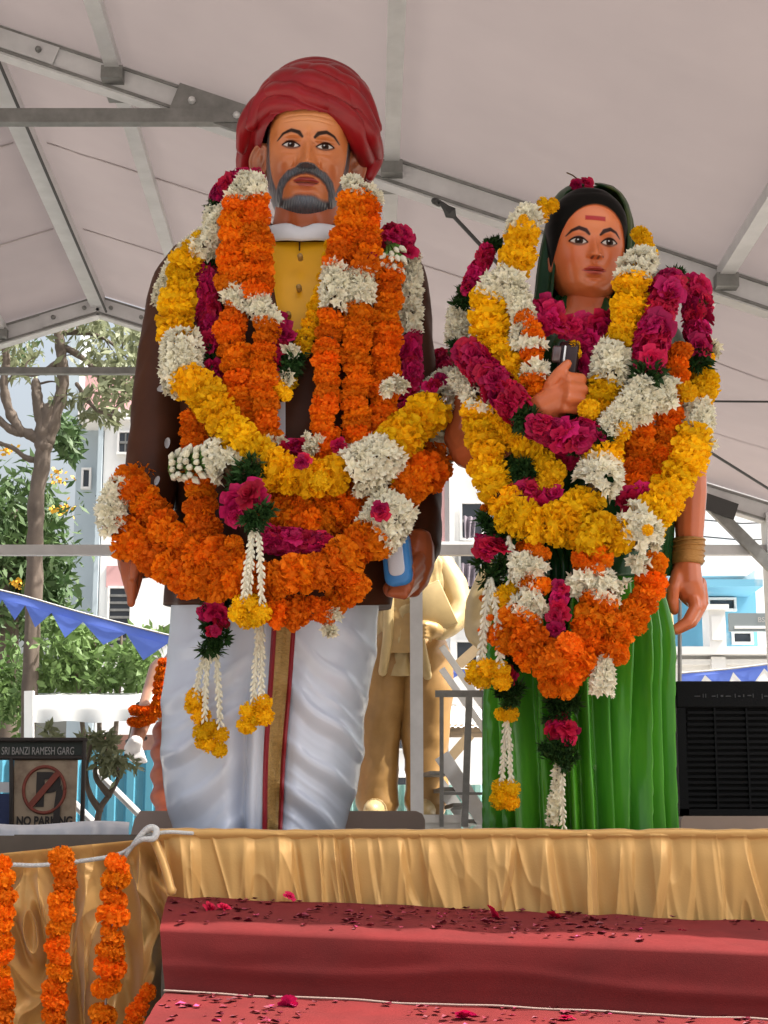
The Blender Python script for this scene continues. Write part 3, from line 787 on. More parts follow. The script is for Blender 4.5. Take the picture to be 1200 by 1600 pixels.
# dhoti
drow = [(890, 272, 602, .20, .0), (945, 268, 592, .215, 0), (1020, 268, 582, .22, 0), (1100, 264, 562, .225, 0), (1180, 264, 556, .22, .0), (1250, 266, 546, .21, .0), (1315, 274, 534, .20, .0)]
def dfold(U, PY, sx, cy):
    side = sstep(-.06, .06, sx - .02); x = np.abs(sx - .02)
    yR = (PY - 900) - 150 * x ** .8 * 1.0; yL = (PY - 900) - 40 + 120 * (x - .25) ** 2 - 175 * x
    ph = np.where(sx > .02, yR / 74 + .18 * fbm(x * 2 + 3, PY * .006, 2), yL / 82 + .22 * fbm(x * 2, PY * .006 + 5, 2))
    q = ph - np.floor(ph); rid = np.where(q < .72, (q / .72) ** 1.8, sstep(0, 1, (1 - q) / .28))
    amp = (.10 + .90 * sstep(930, 1130, PY)) * sstep(.04, .3, x) * np.where(sx > .02, 1, .85)
    amp = amp * (1 - .7 * sstep(.72, .97, x)) * (.55 + .45 * _H[(np.floor(ph).astype(int) * 13) % 256, 9])
    cord = np.exp(-((q - .62) / .10) ** 2) + .6 * np.exp(-((q - .22) / .07) ** 2) * _H[(np.floor(ph).astype(int) * 5) % 256, 2]
    d = (.026 * rid + .010 * cord) * amp - .055 * np.exp(-((x - np.where(sx > .02, .26, .2)) / .09) ** 2) * sstep(930, 1230, PY) + .02 * sstep(.4, .75, x) * sstep(930, 1100, PY) * sstep(1310, 1200, PY)
    d += .009 * np.sin(x * 26) * sstep(.22, .05, x) + .012 * sstep(.16, .12, x)            # straight pleats beside the border
    return d
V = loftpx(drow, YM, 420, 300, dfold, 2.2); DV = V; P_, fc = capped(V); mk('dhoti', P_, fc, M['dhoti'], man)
# woven border down the front
def band(name, f0, f1, off, mat, parent):
    nv, nu = DV.shape[:2]; out = []; pyc = np.linspace(890, 1315, nv); cols = []
    fr = DV[:, nu // 4: 3 * nu // 4]; k = 9
    for i in range(24, nv, 3):
        px, _ = proj(fr[i]); a, b = f0(pyc[i]), f1(pyc[i])
        for t in np.linspace(0, 1, k):
            x = a + (b - a) * t
            out.append([np.interp(x, px, fr[i, :, c]) for c in range(3)]); out[-1][1] -= off * (1 - .35 * abs(2 * t - 1)) + .010 * 0
    n = len(out) // k; return mk(name, out, grid_faces(n, k), mat, parent)
bl = lambda y: float(ip([y], [(890, 432), (960, 428), (1060, 422), (1180, 414), (1315, 412)])[0])
br_ = lambda y: float(ip([y], [(890, 468), (960, 463), (1060, 456), (1180, 446), (1315, 440)])[0])
bb = band('border_band', lambda y: bl(y) + 4, lambda y: br_(y) - 4, .018, M['goldband'], man)
band('border_edge', lambda y: bl(y) - 2, lambda y: bl(y) + 6, .020, M['redline'], bb)
band('border_edge', lambda y: br_(y) - 6, lambda y: br_(y) + 1, .020, M['redline'], bb)

# neck, collar, head
V, fc = tube([at(478, 368, YM - .02), at(478, 340, YM - .03), at(480, 310, YM - .04), at(482, 280, YM - .03)], [58 * KM, 51 * KM, 50 * KM, 52 * KM], 40)
o = mk('neck', V, fc, M['skin_m'], man); setcol(o, np.tile(np.array([.46, .105, .03]), (len(o.data.vertices), 1)))
CV = []
for i in range(49):
    a = -math.pi + 2 * math.pi * i / 48; c = at(475, 376, YM - .02)
    for (dz, r, y) in ((-.044, .172, 0), (-.040, .184, 0), (.024, .143, 0), (.030, .137, 0), (.015, .122, 0)):
        rr = r; tip = .018 * math.exp(-(a / .22) ** 2) * (1 if dz > 0 else .3)
        CV.append((c.x + rr * 1.0 * math.sin(a), c.y - rr * 1.0 * math.cos(a) - .012, c.z + dz - .022 * math.cos(a) - tip))
mk('collar', CV, grid_faces(49, 5), M['collar'], man)
p = at(468, 378, YM - .155); mk('collar_slit', *tube([at(468, 374, YM - .186), at(468, 391, YM - .216)], .0025, 6), M['coat'], man)

MUS = [(0, -41, 6), (13, -42, 7.5), (26, -48, 7.5), (36, -58, 7), (41, -70, 6), (42, -90, 5)]
def man_feats(X, Z):
    x = np.abs(X); d = 0
    nz = sstep(8, -34, Z) * sstep(-41.5, -37, Z)
    d = d + (5 + 20 * nz) * np.exp(-(x / (6.2 + 4.5 * nz)) ** 2) * sstep(14, 2, Z) * sstep(-42.5, -37, Z)
    d = d + 9 * np.exp(-((x - 11) / 5.5) ** 2 - ((Z + 33) / 5.5) ** 2)
    d = d - 4 * np.exp(-((x - 18) / 4) ** 2 - ((Z + 30) / 8) ** 2)
    d = d + 5.5 * np.exp(-((x - 25) / 17) ** 2 - ((Z - 15) / 6) ** 2) - 2 * np.exp(-(x / 3) ** 2 - ((Z - 16) / 9) ** 2)
    d = d - 8.5 * np.exp(-((x - 26) / 13) ** 2 - ((Z - 1) / 8.5) ** 2)
    d = d + 7.0 * np.exp(-((x - 27) / 10) ** 2 - ((Z + .5) / 5.6) ** 2) + 2.2 * gs(Z, 7 + 0 * x, 1.8) * np.exp(-((x - 27) / 12) ** 2) + 1.6 * gs(Z, -7.5, 1.7) * np.exp(-((x - 27) / 12) ** 2)
    d = d - 1.5 * np.exp(-((x - 26) / 12) ** 2 - ((Z + 13) / 2.5) ** 2)
    d = d + 6 * np.exp(-((x - 40) / 14) ** 2 - ((Z + 24) / 11) ** 2) - 3 * np.exp(-((x - 42) / 10) ** 2 - ((Z + 55) / 14) ** 2)
    d = d - 3 * np.exp(-((segd(x, Z, [(17, -32, 0), (27, -42, 0), (42, -66, 0)])) / 3.4) ** 2)
    for fz in (38, 46): d = d - .9 * gs(Z, fz + 2 * np.cos(X * .06), 1.5) * sstep(48, 30, x)
    mu = segd(x, Z, MUS); hair = .8 * np.sin(X * 1.3 + Z * .4)
    d = d + (8.5 + hair) * sstep(2.5, -3.5, mu)
    d = d + 4.0 * np.exp(-(x / 15) ** 2 - ((Z + 56) / 3.4) ** 2) - 3.6 * gs(Z, -60.5, 1.6) * sstep(24, 14, x) + 5 * np.exp(-(x / 13) ** 2 - ((Z + 66) / 4) ** 2)
    d = d - 3 * np.exp(-(x / 14) ** 2 - ((Z + 76) / 3.5) ** 2)
    d = d + 7 * np.exp(-(x / 20) ** 2 - ((Z + 92) / 10) ** 2)
    bd = beard(X, Z); d = d + (3.2 + .7 * np.sin(X * 1.5 + .8 * np.sin(Z * .3)) ) * bd
    d = d - 4 * np.exp(-((x - 58) / 6) ** 2 - ((Z - 20) / 16) ** 2)
    return d
def beard(X, Z):
    x = np.abs(X)
    up = ip(x, [(0, -82), (14, -82), (24, -86), (33, -86), (42, -80), (50, -62), (57, -40), (61, -16), (64, 20), (70, 60)])
    return sstep(5.0, -4.0, Z - up)
def man_paint(X, Z, ca):
    x = np.abs(X); C = np.ones(X.shape + (3,)) * np.array([.58, .18, .052])
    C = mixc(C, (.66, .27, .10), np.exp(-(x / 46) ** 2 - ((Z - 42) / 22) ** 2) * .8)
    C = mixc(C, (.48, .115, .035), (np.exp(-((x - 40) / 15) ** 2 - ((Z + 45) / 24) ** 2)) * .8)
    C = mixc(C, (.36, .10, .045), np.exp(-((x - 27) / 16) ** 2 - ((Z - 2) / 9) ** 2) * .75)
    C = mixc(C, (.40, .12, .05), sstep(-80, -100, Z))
    C = mixc(C, (.60, .16, .06), np.exp(-(x / 26) ** 2 - ((Z + 70) / 13) ** 2) * .8)
    C = mixc(C, (.30, .035, .03), sstep(1.5, -1, segd(x, Z, [(0, -55.5, 3.2), (10, -56, 3), (19, -58.5, 1)])))
    C = mixc(C, (.37, .07, .05), sstep(1.5, -1, segd(x, Z, [(0, -65, 3), (9, -64.5, 2.6), (15, -62, 1)])))
    C = mixc(C, (.10, .015, .012), sstep(1.2, .2, np.abs(Z + 60.5 + .012 * x * x * 0)) * sstep(20, 17, x))
    C = mixc(C, (.05, .02, .015), sstep(3.2, 1.6, np.hypot((x - 6.5) * .8, (Z + 39.2) * 1.3)))
    sg = np.sign(X)
    bz = 0
    br = segd(x, Z, [(10, 12, 1.8), (16, 18, 3.4), (28, 22, 3.0), (40, 17.5, 2.0), (49, 8.5, .8)])
    C = mixc(C, (.035, .018, .012), sstep(1.6, -.8, br))
    C = eye_paint(C, X, Z, 27, -.5, 12.8, 5.0, 0, liner=(.022, .008, .006))
    st = .5 + .5 * vnoise(X * .9, Z * .12)
    gcol = np.array([.055, .055, .062])[None, None] * (1 + .7 * st[..., None]) + np.exp(-(x / 22) ** 2 - ((Z + 92) / 9) ** 2)[..., None] * np.array([.07, .085, .11])
    m = np.maximum(beard(X, Z), sstep(1.6, -1.2, segd(x, Z, MUS)))
    C = C * (1 - m[..., None]) + gcol * m[..., None]
    C = mixc(C, (.06, .045, .04), sstep(.5, .3, ca) * sstep(-30, 0, Z))
    return C
mprof = [(-116, 8, 40, 22), (-112, 24, 58, 40), (-104, 37, 71, 52), (-90, 49, 80, 62), (-70, 58, 82, 72), (-45, 64, 80, 80), (-20, 67, 79, 88), (0, 68, 79, 92), (20, 68, 81, 94), (45, 66, 78, 92), (70, 56, 64, 80), (90, 36, 40, 52), (100, 6, 8, 10)]
rotm = Matrix.Rotation(math.radians(3), 4, 'Z') @ Matrix.Rotation(math.radians(2.5), 4, 'Y') @ Matrix.Rotation(math.radians(9), 4, 'X')
anc = at(481.5, 226, YM - .19) - (rotm @ Vector((0, -79 * KM, 0)))
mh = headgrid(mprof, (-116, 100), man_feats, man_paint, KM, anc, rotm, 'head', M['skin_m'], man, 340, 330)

def ear(sg, cx, cz, parent, mat, rx=21, rz=34, col=(.40, .125, .055)):
    V = []; C = []; nr, na = 16, 40
    for i in range(nr):
        r = i / (nr - 1)
        for j in range(na):
            a = 2 * math.pi * j / na; ex = math.cos(a); ez = math.sin(a); wz = 1 if ez > 0 else .92
            x = r * ex * rx * (1 - .28 * (ez < 0) * abs(ez)); z = r * ez * rz * wz
            h = 5.5 * math.exp(-((r - .84) / .13) ** 2) * (1 if not (ez < -.3 and ex < .2) else .5) - 6 * math.exp(-((x + 2) / 8) ** 2 - ((z + 3) / 12) ** 2) + 3.5 * math.exp(-((x - 1) / 4) ** 2 - ((z - 12) / 9) ** 2) + 3 * math.exp(-((x + 9) / 4) ** 2 - ((z + 6) / 5) ** 2)
            if i == nr - 1: h = -7
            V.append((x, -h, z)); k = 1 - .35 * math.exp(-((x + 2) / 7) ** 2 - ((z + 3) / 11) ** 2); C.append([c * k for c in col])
    R_ = Matrix.Rotation(sg * math.radians(30), 4, 'Z') @ Matrix.Rotation(-sg * math.radians(8), 4, 'Y')
    P = []
    for x, y, z in V:
        q = R_ @ Vector((x * sg, y, z)); q = q + Vector((sg * cx, 0, cz)); P.append(anc + rotm @ (q * KM))
    o = mk('ear', P, grid_faces(nr, na, True), mat, parent); setcol(o, np.array(C)); return o
for sg in (-1, 1): ear(sg, 78, -13, man, M['skin_m'])

# turban: wound shell with a thick brim roll
tc_ = at(484, 196, YM + .02); V = []; nu, nv = 220, 150
th = np.linspace(0, np.pi, nv)[:, None]; ph = np.linspace(-np.pi, np.pi, nu, endpoint=False)[None]
sx = np.sin(th) * np.sin(ph); sy = -np.sin(th) * np.cos(ph); sz = np.cos(th) * np.ones_like(ph)
q = (sx * .5 + sz * 1.0 + .25 * sy) * 5.2 + .35 * fbm(sx * 2.2, sz * 2.2 + sy, 2)
rid = 1 - np.abs(np.sin(q * 1.7)) ** .8
q2 = (-sx * .9 + sz * .8) * 6 + .4 * fbm(sx * 3, sz * 3, 2); rid2 = 1 - np.abs(np.sin(q2)) ** .8
rad = 1 + .075 * np.sin(2 * np.clip(th, 0, np.pi / 2)) ** 2 - .055 * rid - .03 * rid2 * sstep(.0, .6, sz) + .02 * fbm(sx * 2, sz * 2 + 4, 2)
asx = 1.0 + .02 * sx
X = tc_.x + .228 * rad * sx * asx + .012 * sz; Yv = tc_.y + .255 * rad * sy + .012; Z = tc_.z + .192 * rad * sz * np.where(sz < 0, .92, 1.0) + .012 * sx
V = np.stack([X, Yv, Z], -1); pxx, pyy = proj(V)
brim = ip(pxx, [(380, 300), (402, 262), (412, 215), (430, 182), (455, 172), (490, 172), (520, 180), (545, 202), (556, 240), (566, 270), (590, 300)])
keep = ~((sy < -.02) & (pyy > brim + 2))
Fc = [f for f in grid_faces(nv, nu, True) if all(keep.reshape(-1)[i] for i in f)]
tb = mk('turban', V.reshape(-1, 3), Fc, M['turban'], man)
BR = [(396, 288, .12, 15), (386, 262, .09, 18), (390, 226, .01, 19), (402, 194, -.07, 19), (428, 166, -.145, 17), (468, 155, -.175, 16), (510, 163, -.172, 18), (544, 188, -.14, 20), (562, 222, -.07, 20), (573, 255, .03, 18), (570, 282, .11, 15)]
P = crom([tuple(at(x, y, YM + d)) for x, y, d, r in BR], 14); R_ = crom([[r * KM] for *_, r in BR], 14)[:, 0]
V, fc = tube(P, R_, 40); V = V.reshape(-1, 40, 3); c = V.mean(1, keepdims=True)
ii, jj = np.meshgrid(np.arange(V.shape[0]), np.arange(40), indexing='ij'); w_ = jj * 2 * np.pi / 40 + ii * .028
V = c + (V - c) * (1 - .10 * (1 - np.abs(np.sin(w_ * 1.5 + .4 * np.sin(ii * .07))) ** .7) + .02 * fbm(ii * .1, np.sin(w_) * 2, 2))[..., None]
mk('brim_roll', V.reshape(-1, 3), fc, M['turban'], tb)
# cloth folds winding over the crown
def fold_on_turban(pts, lift):
    cp = []
    for x, y, r in pts:
        dx = (x - 484) / 116; dz = (196 - y) / 102; f = math.sqrt(max(.02, 1 - min(.98, dx * dx + dz * dz))); cp.append(tuple(at(x, y, YM + .035 - .245 * f + r * KM - lift)))
    P = crom(cp, 12); R_ = crom([[r * KM] for _, _, r in pts], 12)[:, 0]
    mk('wrap_fold', *tube(P, R_, 24), M['turban'], tb)
fold_on_turban([(392, 196, 10), (412, 160, 18), (448, 136, 22), (500, 134, 24), (548, 160, 22), (580, 208, 16)], .016)
fold_on_turban([(400, 168, 10), (428, 136, 17), (470, 116, 20), (520, 118, 21), (562, 150, 18), (588, 200, 10)], .014)
fold_on_turban([(420, 134, 8), (456, 112, 15), (500, 104, 16), (545, 122, 15), (578, 160, 8)], .012)
fold_on_turban([(378, 232, 10), (386, 196, 16), (402, 164, 14), (420, 144, 8)], .012)
fold_on_turban([(556, 178, 10), (578, 212, 16), (586, 246, 14), (578, 276, 8)], .010)
bs = at(450, 1268, YM + .18); 
b0, b1 = at(207, 1268, YM + .1), at(664, 1268, YM + .1)
M['brownboard'] = pm('brown_laminate', (.42, .30, .24), .5, spec=.2, var=.15, scale=4)
def board(x0, x1, ytop, Y, dep, r, nm, lab):
    a, b = at(x0, ytop, Y), at(x1, ytop, Y); zb = ztop - .008; V = []
    P = [(a.x, zb), (a.x + r * .35, a.z - r), (a.x + r, a.z), (b.x - r, a.z), (b.x - r * .3, a.z - r * .3), (b.x, a.z - r), (b.x, zb)]
    n = len(P)
    for yy in (Y, Y + dep):
        for x, z in P: V.append((x, yy, z))
    o = mk(nm, V, [tuple(range(n)), tuple(range(n, 2 * n))[::-1]] + [(i, i + n, (i + 1) % n + n, (i + 1) % n) for i in range(n)], M['brownboard'], None, False)
    return tag(o, lab, 'plinth')
board(205, 664, 1267, YM + .27, .25, .03, 'plinth_board', 'low brown base board showing either side of the white dhoti')
# ================================================================== WOMAN
YW = 5.2
KW = mpp(YW)
wom = thing('statue', at(915, 1300, YW), 'painted statue of a woman in glossy green saree holding a dark book', 'statue')
def body_wom(px, py):
    a, b, xc = 205, .27, 915
    return YW - b * math.sqrt(max(.03, 1 - ((px - xc) / a) ** 2))

wrow = [(452, 880, 950, .09, .02), (475, 850, 985, .13, .02), (500, 800, 1040, .17, .01), (530, 770, 1065, .20, 0), (600, 765, 1062, .22, 0), (700, 770, 1055, .22, 0), (800, 775, 1050, .21, 0), (900, 772, 1046, .21, 0)]
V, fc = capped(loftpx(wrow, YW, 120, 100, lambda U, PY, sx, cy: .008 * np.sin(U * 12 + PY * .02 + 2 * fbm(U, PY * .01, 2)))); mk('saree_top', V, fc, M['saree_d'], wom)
srow = [(830, 818, 1016, .17, 0), (890, 806, 1028, .18, 0), (960, 800, 1032, .185, 0), (1060, 796, 1030, .19, 0), (1170, 798, 1032, .19, 0), (1315, 800, 1040, .19, 0)]
def sfold(U, PY, sx, cy):
    t = (PY - 860) / 440; fan = U * (1.0 + .15 * t)
    w = fan * 4.6 + .5 * fbm(U * 2.2, PY * .0016 + .3, 2) + .25 * t * np.sin(U * 5)
    q = w - np.floor(w); rid = np.where(q < .68, sstep(-.25, 1, q / .68), ((1 - q) / .32) ** 1.2)
    k = (np.floor(w).astype(int) * 11) % 256
    amp = (.25 + .75 * sstep(850, 1040, PY)) * (.45 + .75 * _H[k, 3]) * np.where(U > .95, .55, 1) 
    return .08 * rid * amp + .006 * np.sin(U * 30 + 2 * t) * sstep(900, 1200, PY) * sstep(.9, .5, np.abs(U))
V, fc = capped(loftpx(srow, YW, 520, 150, sfold, 2.2)); mk('skirt', V, fc, M['saree'], wom)
# saree end falling over the middle
P = [(868, 840, .03), (880, 880, .05), (878, 920, .05), (865, 960, .04)]
V = []
for i, (x, y, d) in enumerate(crom(P, 10)):
    for j in range(11):
        s = j / 10 * 2 - 1; px = x + s * (24 - i * .2); V.append(at(px, y, body_wom(px, y) - d - .02 * math.cos(s * 6)))
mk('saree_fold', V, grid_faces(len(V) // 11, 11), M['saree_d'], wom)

# neck and head
V, fc = tube([at(912, 520, YW - .06), at(914, 495, YW - .05), at(918, 470, YW - .04), at(922, 440, YW - .03)], [56 * KW, 39 * KW, 36 * KW, 38 * KW], 40)
o = mk('neck', V, fc, M['skin_w'], wom); setcol(o, np.tile(np.array([.58, .135, .045]), (len(o.data.vertices), 1)))
def wom_feats(X, Z):
    x = np.abs(X); d = 0
    nz = sstep(6, -23, Z) * sstep(-29, -26, Z)
    d = d + (3.5 + 14.5 * nz) * np.exp(-(x / (4.8 + 3.0 * nz)) ** 2) * sstep(12, 0, Z) * sstep(-30, -26, Z)
    d = d + 6 * np.exp(-((x - 8) / 4) ** 2 - ((Z + 23.5) / 4) ** 2) - .8 * np.exp(-((x - 14) / 4) ** 2 - ((Z + 22) / 6) ** 2)
    d = d + 2.8 * np.exp(-((x - 21) / 14) ** 2 - ((Z - 13) / 6) ** 2)
    d = d - 5.0 * np.exp(-((x - 24) / 13) ** 2 - ((Z - 1) / 9) ** 2)
    d = d + 5.4 * np.exp(-((x - 24.5) / 9.5) ** 2 - ((Z) / 5) ** 2) + 1.3 * gs(Z, 6.2, 1.8) * np.exp(-((x - 24) / 10) ** 2)
    d = d + 3.0 * np.exp(-((x - 30) / 17) ** 2 - ((Z + 26) / 16) ** 2)
    d = d + 4 * np.exp(-(x / 20) ** 2 - ((Z + 46) / 12) ** 2)
    d = d + 4.2 * np.exp(-(np.maximum(0, x - 3) / 9) ** 2 - ((Z + 43.5) / 2.7) ** 2) - 4.2 * gs(Z, -47.3 + .012 * x * x * .5, 1.5) * sstep(19, 11, x) + 5.2 * np.exp(-(x / 9.5) ** 2 - ((Z + 51.5) / 3.2) ** 2)
    d = d - 1.8 * gs(x, 0, 2.5) * np.exp(-((Z + 36) / 4) ** 2) - 3 * np.exp(-(x / 11) ** 2 - ((Z + 59) / 3.2) ** 2) + 5.5 * np.exp(-(x / 13) ** 2 - ((Z + 71) / 8) ** 2)
    hl = hairw(X, Z); d = d + (4.5 + .5 * fbm(X * .05, Z * .12, 2)) * hl
    return d
def hairw(X, Z):
    x = np.abs(X - 1); line = ip(x, [(0, 58), (10, 56.5), (22, 52), (34, 43), (45, 28), (53, 5), (57.5, -20), (61, -45), (66, -60)])
    return sstep(-1.6, 1.6, Z - line)
def wom_paint(X, Z, ca):
    x = np.abs(X); C = np.ones(X.shape + (3,)) * np.array([.66, .165, .05])
    C = mixc(C, (.72, .23, .085), np.exp(-(x / 30) ** 2 - ((Z - 32) / 20) ** 2) * .7)
    C = mixc(C, (.60, .125, .04), np.exp(-((x - 34) / 14) ** 2 - ((Z + 28) / 16) ** 2) * .7)
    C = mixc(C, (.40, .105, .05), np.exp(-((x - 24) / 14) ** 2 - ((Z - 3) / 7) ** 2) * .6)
    C = mixc(C, (.46, .06, .04), sstep(1.4, -1, segd(x, Z, [(0, -43.8, 2.6), (8, -44, 2.7), (18.5, -47.2, .8)])))
    C = mixc(C, (.52, .085, .055), sstep(1.4, -1, segd(x, Z, [(0, -51, 3.3), (8, -50.3, 2.9), (15.5, -48, .9)])))
    C = mixc(C, (.20, .03, .022), sstep(1.2, .3, np.abs(Z + 47.3)) * sstep(17.5, 15, x))
    C = mixc(C, (.14, .03, .02), sstep(2.6, 1.2, np.hypot((x - 4.8) * .8, (Z + 27.6) * 1.4)))
    C = mixc(C, (.12, .03, .02), sstep(2.1, 1.2, np.hypot(X - 13.5, Z + 24.5)))
    br = segd(x, Z, [(9, 10.5, 1.8), (15, 16.5, 3.4), (25, 20.5, 3.1), (35, 17, 2.2), (43, 9.5, .9)])
    C = mixc(C, (.045, .018, .014), sstep(1.2, -.9, br))
    C = eye_paint(C, X, Z, 24.5, 0, 12.6, 5.5, .6, liner=(.018, .008, .007))
    C = mixc(C, (.40, .003, .003), sstep(1.2, -.8, np.maximum(np.abs(X) - 16, np.abs(Z - 36 + .03 * X) - 3.4)))
    C = mixc(C, (.010, .009, .008), hairw(X, Z))
    C = mixc(C, (.010, .009, .008), sstep(.05, -.1, ca))
    return C
wprof = [(-92, 6, 30, 18), (-88, 18, 46, 30), (-80, 34, 57, 42), (-68, 45, 63, 52), (-50, 53.5, 65, 60), (-30, 59, 64.5, 66), (-8, 61, 64.5, 70), (15, 63, 67, 74), (38, 64, 69, 76), (60, 59, 65, 72), (80, 45, 52, 58), (96, 22, 27, 30), (102, 4, 5, 6)]
rotw = Matrix.Rotation(math.radians(6), 4, 'Z') @ Matrix.Rotation(math.radians(1.0), 4, 'Y') @ Matrix.Rotation(math.radians(6), 4, 'X')
ancw = at(929, 377, YW - .165) - (rotw @ Vector((0, -64.5 * KW, 0)))
headgrid(wprof, (-92, 102), wom_feats, wom_paint, KW, ancw, rotw, 'head', M['skin_w'], wom, 330, 320)
# ear lobe and veil
mk('ear_lobe', *tube([ancw + rotw @ (Vector((-55, -2, -16)) * KW), ancw + rotw @ (Vector((-56, -6, -34)) * KW)], [.014, .011], 10), pm('lobe', (.44, .13, .06), .3, coat=.4), wom)
vrow = [(287, 906, 938, .03, .03), (290, 893, 951, .07, .03), (297, 880, 963, .105, .03), (312, 866, 976, .14, .03), (335, 857, 984, .16, .03), (370, 850, 987, .17, .03), (420, 843, 984, .17, .03), (470, 836, 980, .175, .03), (520, 815, 990, .18, .03)]
nv_, nu_ = 110, 150; py = np.linspace(287, 520, nv_); V = np.zeros((nv_, nu_, 3))
full = loftpx(vrow, YW, 721, nv_, None, 2.1, arc=(-np.pi, np.pi))
for i in range(nv_):
    op = float(ip([py[i]], [(284, .05), (289, .5), (296, .9), (310, .95), (350, .88), (420, .8), (520, .7)])[0]); op_l = op * 1.0
    a = np.linspace(op * .98, 2 * np.pi - op_l, nu_); idx = ((a + np.pi) % (2 * np.pi)) / (2 * np.pi) * 720
    for c in range(3): V[i, :, c] = np.interp(idx, np.arange(721), full[i, :, c])
aa = np.linspace(0, 1, nu_)[None]; fold = .010 * np.sin(aa * 50 + py[:, None] * .01) * sstep(300, 420, py[:, None])
V[..., 0] += fold * (np.sign(aa - .5)); V[..., 1] += fold
vm = mk('veil', V.reshape(-1, 3), grid_faces(nv_, nu_), M['veil'], wom)
sm = vm.modifiers.new('thickness', 'SOLIDIFY'); sm.thickness = .007; sm.offset = 0

# right arm (holding the book to the chest): elbow beside the man's garland, hand in front
Y0 = YW - .02
hx = lambda x, y, d: at(x, y, YW + d)
arm = [([hx(775, 560, .0), hx(735, 640, -.02), hx(724, 690, -.05), hx(735, 706, -.09)], [.075, .07, .066, .062]),
       ([hx(735, 706, -.09), hx(780, 690, -.22), hx(828, 655, -.33)], [.062, .055, .046]),
       ([hx(828, 652, -.33), hx(852, 636, -.37), hx(876, 622, -.38)], [.046, .052, .050])]
for (pts, r0) in (([(868, 598, -.37), (890, 590, -.43), (908, 592, -.40), (912, 597, -.36)], .0185), ([(870, 611, -.38), (892, 606, -.44), (911, 608, -.41), (914, 612, -.37)], .0185), ([(868, 626, -.38), (890, 622, -.44), (908, 625, -.41), (911, 629, -.37)], .0178), ([(864, 640, -.37), (884, 638, -.42), (901, 640, -.40), (905, 643, -.36)], .0165),
                  ([(850, 620, -.36), (862, 597, -.41), (874, 582, -.425), (887, 568, -.42)], .0185)):
    arm.append(([hx(*p) for p in pts], [r0 * 1.12, r0, r0 * .95, r0 * .78]))
fuse('right_arm', arm, .0055, M['skin_arm_w'], wom, 3)
# left arm hanging, with bracelet
arm = [([hx(1055, 560, .02), hx(1072, 680, .0), hx(1078, 770, -.02), hx(1077, 850, -.05), hx(1074, 885, -.06)], [.07, .064, .055, .043, .043]),
       ([hx(1073, 885, -.06), hx(1074, 915, -.07), hx(1082, 930, -.07)], [.045, .05, .042])]
for (pts, r0) in (([(1060, 895, -.08), (1052, 920, -.11), (1051, 940, -.11), (1054, 954, -.10)], .0205),
                  ([(1090, 922, -.06), (1094, 948, -.08), (1080, 972, -.10), (1056, 985, -.10)], .0215), ([(1080, 925, -.08), (1086, 950, -.11), (1074, 972, -.13), (1054, 984, -.13)], .020), ([(1094, 915, -.03), (1098, 942, -.03), (1086, 966, -.05), (1062, 982, -.06)], .019), ([(1095, 910, 0), (1099, 935, 0), (1090, 956, -.01), (1072, 974, -.02)], .017)):
    arm.append(([hx(*p) for p in pts], [r0 * 1.12, r0, r0 * .95, r0 * .75]))
fuse('left_arm', arm, .0055, M['skin_arm_w'], wom, 3)
V, fc = tube([hx(1076, 842, -.05), hx(1076, 846, -.05), hx(1075, 862, -.055), hx(1074, 878, -.058), hx(1074, 882, -.058)], [.048, .051, .0495, .051, .048], 40, cap=False)
mk('bracelet', V, fc, M['bangle'], wom)
for yy in (846, 854, 863, 871, 879):
    c = hx(1075.5 - (yy - 846) * .04, yy, -.052); mk('bangle_ring', *tube([c + Vector((.0515 * math.cos(t), .0515 * math.sin(t), .003 * math.cos(t))) for t in np.linspace(0, 6.2832, 33)], .0035, 6, cap=False), M['bangle'], wom)
bk = Matrix.Rotation(math.radians(8), 3, 'Y') @ Matrix.Rotation(math.radians(-14), 3, 'Z')
bo = slab('book', hx(884, 580, -.37), .060, .19, .01, .04, bk, M['bookdark'], wom)
slab('spine', hx(869, 552, -.375), .026, .05, .006, .03, bk, pm('spine', (.10, .06, .06), .25, coat=.5), bo, .003)
slab('clasp', hx(882, 552, -.382), .005, .05, .002, .01, bk, M['collar'], bo, .001)
# ================================================================== GARLANDS on the man
def gar(px, py, body, label): return thing('garland', at(px, py, body(px, py)), label, 'garland', 'garlands on the man' if body is body_man else 'garlands on the woman')
GB = body_man
def add(gl, off, *strs):
    for s in strs: strand(gl, s, GB, off)
g1 = gar(460, 330, GB, 'double orange marigold garland with white tuberose bands hanging from the man\'s neck')
add(g1, .075,
 [('W', 22, [(400, 286, -.04), (398, 298)]), ('O', 25, [(402, 322), (406, 390), (403, 452)]), ('W', 25, [(406, 482), (422, 500)]), ('O', 23, [(416, 524), (411, 570), (411, 625), (416, 685), (436, 762)]), ('O', 23, [(470, 800), (505, 790), (512, 745), (508, 690), (508, 620), (517, 510)]), ('W', 28, [(521, 482), (525, 435)]), ('O', 27, [(531, 405), (545, 350), (549, 318)]), ('W', 20, [(556, 296), (548, 285, -.05)])],
 [('W', 22, [(385, 282, -.04), (374, 302)]), ('O', 27, [(369, 328), (364, 395), (360, 435)]), ('W', 25, [(358, 452), (378, 474)]), ('O', 25, [(360, 498), (368, 560), (378, 625), (388, 695), (412, 775)]), ('O', 24, [(470, 825), (545, 800), (560, 740), (560, 690), (556, 610), (558, 505)]), ('W', 28, [(562, 480), (562, 434)]), ('O', 30, [(566, 408), (572, 355), (566, 318)]), ('W', 18, [(580, 300), (586, 318)])])
g = gar(600, 420, GB, 'orange marigold strand with rose and bud cuff hanging above the man\'s blue book')
add(g, .07, [('R', 22, [(632, 372, -.03), (606, 368)]), ('B', 30, [(612, 392), (611, 408)]), ('O', 25, [(606, 428), (603, 500), (602, 590), (596, 660), (585, 705), (550, 760)])])
